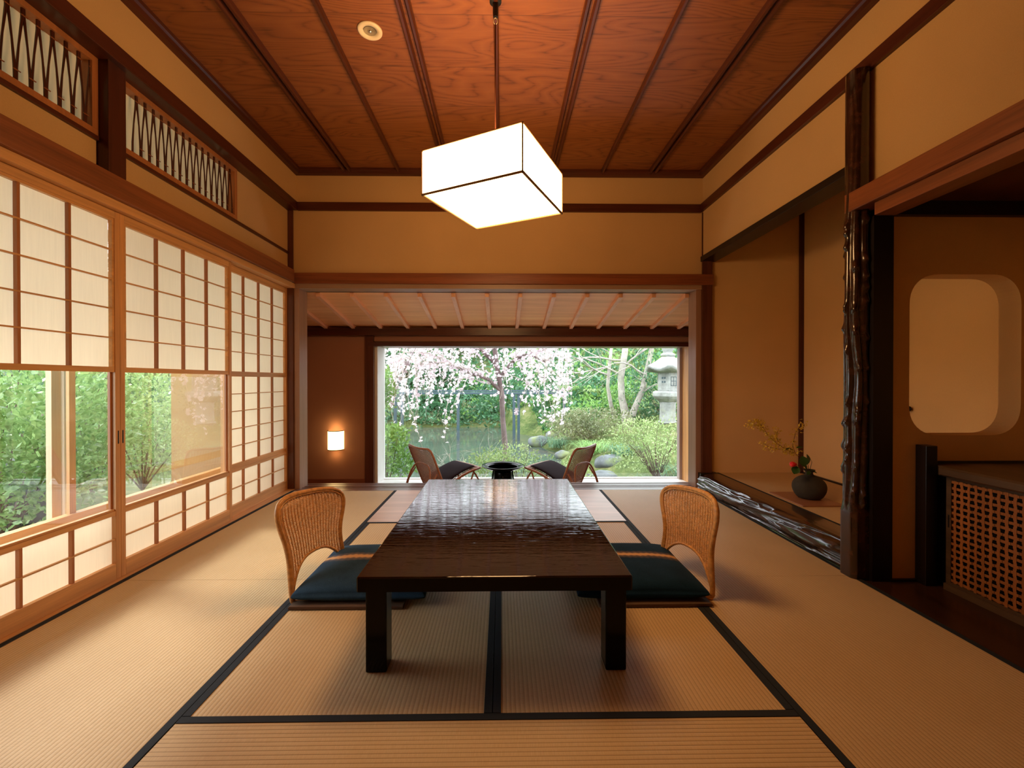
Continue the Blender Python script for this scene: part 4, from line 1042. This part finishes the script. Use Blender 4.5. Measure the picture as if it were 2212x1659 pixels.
for pts in strands:
    for i in range(1, len(pts)):
        for _ in range(3 if R_.random() < .7 else 1):
            blossom(mb, pts[i - 1].lerp(pts[i], R_.random()) + rv(.022), .030 + .014 * R_.random())
for l_ in limbs:
    for _ in range(150):
        k = R_.randrange(1, len(l_)); p = Vector(l_[k - 1]).lerp(Vector(l_[k]), R_.random()) + Vector((R_.gauss(0, .15), R_.gauss(0, .15), R_.gauss(0, .12))); blossom(mb, p, .030 + .014 * R_.random())
b_ = obj('blossom', mb, 'petal', t); b_['kind'] = 'stuff'

# bare pale shrub over the water
t = thing('bare_shrub', 'leafless pale twiggy shrub in front of the pond', 'shrub', (-.55, 7.9, -1.1))
mb = MB()
for d in ((-1, -.1, .55), (-.7, 0, .9), (-.2, .1, 1), (.3, 0, .9), (-1, 0, .25), (.6, .1, .6), (-.5, .1, .7)): grow(mb, Vector((-.45, 7.9, -1.05)), Vector(d).normalized(), .55, .014, 3, .45, 0, None, 4, (2, 3), .72)
obj('branches', mb, 'twig_pale', t)
# leafy shrubs just outside the picture window
shrub('leafy_bush', 'bright green leafy bush low at the lamp end of the picture window', 'bush', (-1.75, 6.5, -.75), (-1.65, 6.55, -.12), (.42, .35, .48), 1700, .062, 'leafB', group='bushes outside the window')
shrub('leafy_branch', 'bright green leafy branches high at the lamp end of the picture window', 'bush', (-2.0, 6.3, -.7), (-1.78, 6.3, .80), (.26, .3, .44), 1300, .060, 'leafB', blobs=12)
shrub('yellow_green_bush', 'yellow green azalea bush behind the round tray table', 'bush', (.3, 7.0, -.8), (.25, 7.0, -.42), (.80, .35, .36), 2600, .045, 'leafC', blobs=14)
shrub('yellow_green_bush', 'small yellow green bush behind the chair with the stone lantern', 'bush', (1.25, 7.0, -.8), (1.15, 6.95, -.52), (.34, .3, .28), 1000, .042, 'leafC', blobs=8)
shrub('azalea_bush', 'light green open bush below the stone lantern', 'bush', (3.1, 8.6, -1.0), (3.05, 8.6, -.30), (.95, .6, .62), 2800, .050, 'leafC', nst=26, blobs=16)
shrub('round_bush', 'olive green rounded bush on the bank beyond the pond', 'bush', (2.9, 13.5, -1.0), (2.8, 13.5, -.35), (1.45, .9, .50), 3400, .085, 'leafE', blobs=16)
shrub('round_bush', 'dark green bush behind the stone lantern', 'bush', (5.6, 14.8, -.5), (5.5, 14.9, .5), (1.3, .8, 1.3), 2600, .11, 'leafA', blobs=12)
shrub('round_bush', 'mid green bush between the pale trunks and the lantern', 'bush', (4.6, 16.0, -.4), (4.7, 16.3, .25), (.8, .7, .8), 1400, .11, 'leafB', blobs=9)
# grass tufts
def tuft(x, y, n, L, mat, label, w=.016):
    z = gh(x, y); t = obj('grass_tuft', MB(), mat); mb = MB()
    for _ in range(n):
        p = Vector((x + R_.gauss(0, L * .22), y + R_.gauss(0, L * .2), z)); a = R_.uniform(0, 2 * PI); d = Vector((math.cos(a) * .55, math.sin(a) * .55, 1)); pts = [p]
        for i in range(4): d.z -= .33; pts.append(pts[-1] + d.normalized() * L * .27)
        s2 = Vector((-math.sin(a), math.cos(a), 0)) * w * .5; b = len(mb.v)
        for i, q in enumerate(pts):
            f = 1 - i / 4.4; mb.v += [tuple(q - s2 * f), tuple(q + s2 * f)]
        for i in range(4): mb.f.append((b + 2 * i, b + 2 * i + 1, b + 2 * i + 3, b + 2 * i + 2))
    me = bpy.data.meshes.new('grass_tuft'); me.from_pydata(mb.v, [], mb.f); me.materials.append(M[mat]); t.data = me
    return tag(t, label, 'grass tuft')
tuft(1.75, 13.6, 150, .75, 'leafD', 'blue green grass tuft on the far edge of the pond near the cherry trunk')
tuft(2.35, 11.2, 150, .75, 'leafB', 'bright grass tuft on the bank left of the rattan chair back', .018)
tuft(2.95, 10.6, 120, .6, 'leafD', 'green grass tuft above the pale rocks')
tuft(2.9, 8.2, 170, .62, 'leafD', 'large blue green grass tuft low at the lantern end of the window', .014)
tuft(3.45, 8.3, 130, .55, 'leafD', 'blue green grass tuft in the bottom corner of the window', .014)
for i, (x, y, L, m_) in enumerate(((2.3, 19, 1.0, 'leafC'), (3.2, 20, 1.0, 'leafB'), (4.2, 19, .9, 'leafC'), (1.4, 21.5, 1.0, 'leafB'), (2.9, 22.5, 1.1, 'leafC'), (3.5, 17.4, .8, 'leafC'))):
    o = tuft(x, y, 130, L, m_, 'arching yellow green grass tuft on the hillside beyond the pond', .035); o['group'] = 'grass tufts on the hillside'
# rocks
def rock(name, x, y, z, rx, ry, rz, label, mat='rock', n=14, seed=0):
    mb = MB(); m_ = 10
    for i in range(m_ + 1):
        ph = PI * i / m_
        for k in range(n):
            a = 2 * PI * k / n; v = Vector((math.sin(ph) * math.cos(a), math.sin(ph) * math.sin(a), math.cos(ph)))
            f = 1 + .28 * mnoise.noise(v * 1.6 + Vector((seed * 3.7, x, y))) + .1 * mnoise.noise(v * 4 + Vector((seed, 0, 0)))
            mb.v.append((x + v.x * rx * f, y + v.y * ry * f, z + v.z * rz * f))
    for i in range(m_):
        for k in range(n):
            l = (k + 1) % n; mb.f.append((i * n + k, (i + 1) * n + k, (i + 1) * n + l, i * n + l))
    return tag(obj(name, mb, mat, smooth=True, sub=1), label, 'rock', 'garden rocks')
rock('rock', 2.25, 9.6, -1.12, .34, .26, .13, 'flat pale rock in the water by the rattan chair', seed=1)
rock('rock', 2.62, 10.4, -1.0, .40, .3, .24, 'taller grey rock behind the flat pale rock', seed=2)
rock('rock', 1.95, 8.9, -1.17, .42, .2, .07, 'low wet stepping stone nearest the window', seed=3)
rock('rock', 1.22, 14.6, -1.1, .36, .3, .26, 'brownish rock at the pond edge right of the cherry trunk', seed=4)
rock('rock', 1.75, 14.9, -.95, .26, .25, .26, 'pale rock above the pond edge', seed=5)
rock('rock', 1.75, 12.3, -1.12, .24, .22, .15, 'small mossy rock at the foot of the grass', seed=6)
rock('boulder', -5.0, 4.35, -.12, .55, .5, .42, 'grey boulder seen low through the screen glass', seed=7)
# stone lantern
lx, ly = 5.14, 13.4
t = thing('stone_lantern', 'tall pale stone lantern with a broad curved roof on the bank', 'stone lantern', (lx, ly, -.75))
def hexl(mb, prof, n=6, rot=.26): 
    b = len(mb.v)
    for r, z in prof:
        for k in range(n): mb.v.append((lx + r * math.cos(rot + 2 * PI * k / n), ly + r * math.sin(rot + 2 * PI * k / n), z))
    for i in range(len(prof) - 1):
        for k in range(n):
            l = (k + 1) % n; mb.f.append((b + i * n + k, b + i * n + l, b + (i + 1) * n + l, b + (i + 1) * n + k))
    mb.f.append(tuple(b + k for k in reversed(range(n)))); mb.f.append(tuple(b + (len(prof) - 1) * n + k for k in range(n))); return mb
obj('base', hexl(MB(), [(.48, -.85), (.48, -.72), (.36, -.60)], 6), 'stone', t, bevel=.02)
obj('shaft', MB().lathe([(.30, -.60), (.265, -.5), (.25, -.3), (.235, .0), (.235, .28), (.25, .36)], lx, ly, 28).lathe([(.275, -.32), (.285, -.29), (.275, -.26)], lx, ly, 28), 'stone', t, smooth=True)
obj('platform', hexl(MB(), [(.28, .34), (.42, .44), (.50, .52), (.50, .64), (.42, .68)], 6), 'stone', t, bevel=.02)
obj('fire_box', hexl(MB(), [(.325, .68), (.335, .95), (.33, 1.26)], 6), 'stone', t, bevel=.01)
mb = MB(); n = 36
for (rr, zz, lift) in ((.33, 1.24, 0), (.60, 1.27, .10), (.66, 1.33, .13), (.56, 1.45, .05), (.36, 1.60, .0), (.20, 1.72, 0), (.17, 1.76, 0)):
    for k in range(n):
        a = 2 * PI * k / n; c6 = abs(math.cos(3 * (a - .26))) ** 3
        mb.v.append((lx + rr * (1 + .07 * c6) * math.cos(a), ly + rr * (1 + .07 * c6) * math.sin(a), zz + lift * c6))
for i in range(6):
    for k in range(n):
        l = (k + 1) % n; mb.f.append((i * n + k, i * n + l, (i + 1) * n + l, (i + 1) * n + k))
mb.f.append(tuple(reversed(range(n)))); obj('roof', mb, 'stone', t, smooth=True)
obj('finial', MB().lathe([(.20, 1.74), (.22, 1.80), (.17, 1.84), (.13, 1.88), (.17, 1.94), (.19, 2.02), (.14, 2.12), (.04, 2.22)], lx, ly, 24), 'stone', t, smooth=True)
fa = -PI / 2 - .13   # window grille on the face turned to the house
def face_bar(mb, ang, u0, u1, z0, z1, r=.292):
    ca, sa = math.cos(ang), math.sin(ang); c = Vector((lx + ca * r, ly + sa * r, 0)); tt = Vector((-sa, ca, 0)); nn = Vector((ca, sa, 0)); b = len(mb.v)
    for dn in (-.01, .004):
        for (u, z) in ((u0, z0), (u1, z0), (u1, z1), (u0, z1)): mb.v.append(tuple(c + tt * u + nn * dn + Vector((0, 0, z))))
    mb.f += [(b, b + 1, b + 2, b + 3), (b + 7, b + 6, b + 5, b + 4), (b, b + 4, b + 5, b + 1), (b + 1, b + 5, b + 6, b + 2), (b + 2, b + 6, b + 7, b + 3), (b + 3, b + 7, b + 4, b)]
mb = MB(); ang = .26 + PI / 3 * 4 - PI / 6 + PI / 3 * 0
for u0, u1, z0, z1 in ((-.10, -.085, .84, 1.12), (.085, .10, .84, 1.12), (-.0075, .0075, .84, 1.12), (-.10, .10, .84, .855), (-.10, .10, 1.105, 1.12), (-.10, .10, .975, .99)): face_bar(mb, .26 + PI / 6 + PI / 3 * 4, u0, u1, z0, z1)
obj('window_grille', mb, 'bluepole', t)
mb = MB()
for dz in (0, .12):
    for du in (0, .07): face_bar(mb, .26 + PI / 6 + PI / 3 * 3, -.055 + du, -.01 + du, .93 + dz, .99 + dz)
obj('carved_openings', mb, 'bluepole', t)
# pale trunks beside the lantern
def pale_tree(x, y, pts, rads, label, seed, dirs):
    t = thing('bare_tree', label, 'tree', (x, y, gh(x, y)), group='bare pale trees on the bank')
    mb = MB(); mb.tube(pts, rads, 10)
    obj('trunk', mb, 'bark', t, smooth=True); mb = MB()
    for p, d, L_ in dirs: grow(mb, Vector(p), Vector(d).normalized(), L_, .035, 3, .42, 0, None, 4, (2, 3), .68)
    obj('branches', mb, 'bark', t)
pale_tree(4.35, 15.0, [(4.32, 15, -.75), (4.30, 15, -.2), (4.15, 15, .4), (4.12, 15, 1.1), (4.25, 15, 1.9), (4.35, 15, 2.8)], [.17, .15, .12, .115, .11, .09], 'thick pale bare trunk rising straight beside the stone lantern', 1, [((4.12, 15, 1.2), (-1, 0, .35), 1.5), ((4.2, 15, 1.7), (-1, -.2, .15), 1.6), ((4.25, 15, 1.5), (.8, 0, .8), 1.0)])
pale_tree(4.5, 14.8, [(4.42, 14.9, -.7), (4.5, 14.85, -.1), (4.78, 14.8, .6), (4.95, 14.8, 1.3), (5.15, 14.8, 2.2), (5.3, 14.8, 2.9)], [.14, .12, .10, .09, .08, .06], 'slanting pale bare trunk leaning towards the stone lantern', 2, [((4.9, 14.8, 1.2), (-1, 0, .45), 1.4), ((4.7, 14.8, .5), (1, -.2, .6), .7)])
pale_tree(3.95, 15.8, [(4.15, 15.8, -.5), (3.98, 15.8, .1), (3.86, 15.8, .8), (3.92, 15.8, 1.5), (4.05, 15.8, 2.7)], [.09, .075, .065, .06, .05], 'thin pale bare trunk on the cherry side of the thick trunk', 3, [((3.88, 15.8, 1.2), (-1, 0, .3), 1.5), ((3.9, 15.8, 1.5), (-.8, 0, -.2), 1.3)])
# blue grey pergola over the far end of the pond
t = thing('pergola', 'blue grey wooden frame with thin posts standing in the pond', 'pergola', (-1.0, 16, -1.3))
for x in (-3.9, -3.65, -1.6, .45, .62, 2.3): obj('post', MB().box(x - .05, x + .05, 15.95, 16.05, -1.5, .55), 'bluepole', t)
obj('beam', MB().box(-4.4, 2.5, 15.92, 16.08, .50, .57), 'bluepole', t); obj('beam', MB().box(-4.4, 2.5, 17.3, 17.4, .56, .62), 'bluepole', t)
# vegetation over the hillside: nobody could count it
ug = MB(); ug_mats = []; ug_idx = []
def carpet(mat, n, size, y0, y1, hmax, seed, xr=(-.36, .46), thr=0.0, wid=2.2):
    rr = random.Random(seed); k = 0; ug_mats.append(mat); f0 = len(ug.f)
    while k < n:
        y = y0 + (y1 - y0) * rr.random() ** .8; x = y * rr.uniform(*xr)
        if x < sR(y) + .3 and y < 20.4: continue
        if y < 12 and x < 3: continue
        if mnoise.noise(Vector((x * .45 + seed, y * .45, seed * 1.3))) < thr: continue
        lump = max(0, mnoise.noise(Vector((x * .9, y * .9, seed))) + .25)
        p = Vector((x, y, gh(x, y) + hmax * lump * rr.random())); s_ = size * (.6 + .8 * rr.random()) * (y / 24)
        ug.leaf(p, Vector((rr.gauss(0, .7), rr.gauss(0, .5) - .3, rr.gauss(.6, .5))), s_ / wid, s_, Vector((rr.gauss(0, .5), -1, rr.gauss(0, .5)))); k += 1
    ug_idx.extend([len(ug_mats) - 1] * (len(ug.f) - f0))
carpet('leafA', 15000, .26, 17, 42, 1.5, 1, thr=-.15)
carpet('leafB', 9000, .22, 16, 40, 1.0, 2)
carpet('leafE', 9000, .24, 14, 36, .7, 3, thr=-.05, wid=5)
carpet('leafD', 8000, .24, 17, 44, 1.3, 4)
carpet('leafB', 3500, .16, 15.5, 20.4, .7, 11, xr=(.03, .30), thr=-.9)
carpet('leafA', 3500, .18, 16, 20.4, 1.0, 12, xr=(.03, .30), thr=-.3)
carpet('leafA', 5000, .20, 20.0, 23.0, 1.6, 9, xr=(-.20, .12), thr=-.9)
carpet('leafE', 3000, .20, 20.0, 23.0, 1.2, 10, xr=(-.36, .12), thr=-.9, wid=4)
carpet('leafC', 5000, .15, 12.5, 26, .4, 5, thr=.05, wid=4)
carpet('leafA', 7000, .22, 20.2, 24.5, 1.9, 6, xr=(-.36, .12), thr=-.35)
carpet('leafD', 4000, .20, 20.2, 24.5, 1.7, 7, xr=(-.36, .12), thr=-.1)
carpet('leafB', 2500, .20, 20.6, 25.5, 1.9, 8, xr=(-.36, .12), thr=.05)
ugo = obj('undergrowth', ug, ug_mats[0])
for m_ in ug_mats[1:]: ugo.data.materials.append(M[m_])
ugo.data.polygons.foreach_set('material_index', ug_idx)
tag(ugo, 'mixed green undergrowth covering the hillside and bank beyond the pond', 'undergrowth', kind='stuff')
for i, (x, y, z, a, b, c_, m_, lb) in enumerate(((-6.5, 26, 2.5, 3.2, 2, 3.2, 'leafA', 'dark evergreen tree at the lamp end of the hillside'), (-1.5, 30, 4.0, 3.6, 2, 2.6, 'leafA', 'dark evergreen tree high behind the cherry blossom'), (4.2, 29, 3.6, 2.6, 2, 1.8, 'leafA', 'dark evergreen tree high between blossom and trunks'), (-4.5, 22.5, .6, 2.4, 1, 1.6, 'leafA', 'dark leafy tree on the far pond shore'), (10.5, 26, 3.2, 3, 2, 2.6, 'leafB', 'green tree high behind the stone lantern'))):
    shrub('evergreen_tree', lb, 'tree', (x, y, gh(x, y)), (x, y, z), (a, b, c_), 2200, .34, m_, nst=6, blobs=14)
# the side garden beyond the paper screens
shrub('side_bush', 'bright large-leaved bush outside the first screen glass', 'bush', (-4.4, 3.9, -.45), (-4.35, 4.0, .78), (.75, .85, 1.0), 5200, .072, 'leafF', blobs=16, group='bushes of the side garden', elong=1.9)
shrub('side_bush', 'green bush between the pale post and the screen stile', 'bush', (-5.2, 5.6, -.45), (-5.3, 5.7, .7), (1.0, .9, 1.2), 3600, .075, 'leafF', blobs=16, group='bushes of the side garden')
shrub('side_bush', 'yellow green bush outside the second screen glass', 'bush', (-4.9, 6.0, -.5), (-5.0, 6.1, .35), (1.1, .7, .75), 3000, .06, 'leafC', blobs=16, group='bushes of the side garden')
shrub('side_tree', 'dark green tree filling the background of the side garden', 'tree', (-8, 7.6, -.4), (-8, 7.6, 1.6), (2.2, 2.6, 2.0), 5200, .14, 'leafA', blobs=22)
shrub('side_tree', 'mid green tree at the back of the side garden', 'tree', (-7.4, 10.5, -.4), (-7.4, 10.5, 1.6), (2.2, 2.6, 2.1), 4200, .14, 'leafB', blobs=22)
mb = MB(); mb.tube([(-5.4, 5.2, -.5), (-5.45, 5.2, .2), (-5.3, 5.25, .9), (-5.35, 5.3, 1.8)], [.07, .06, .05, .04], 8)
tag(obj('tree_trunk', mb, 'bark_br', smooth=True), 'thin brown trunk in the side garden bushes', 'tree trunk')
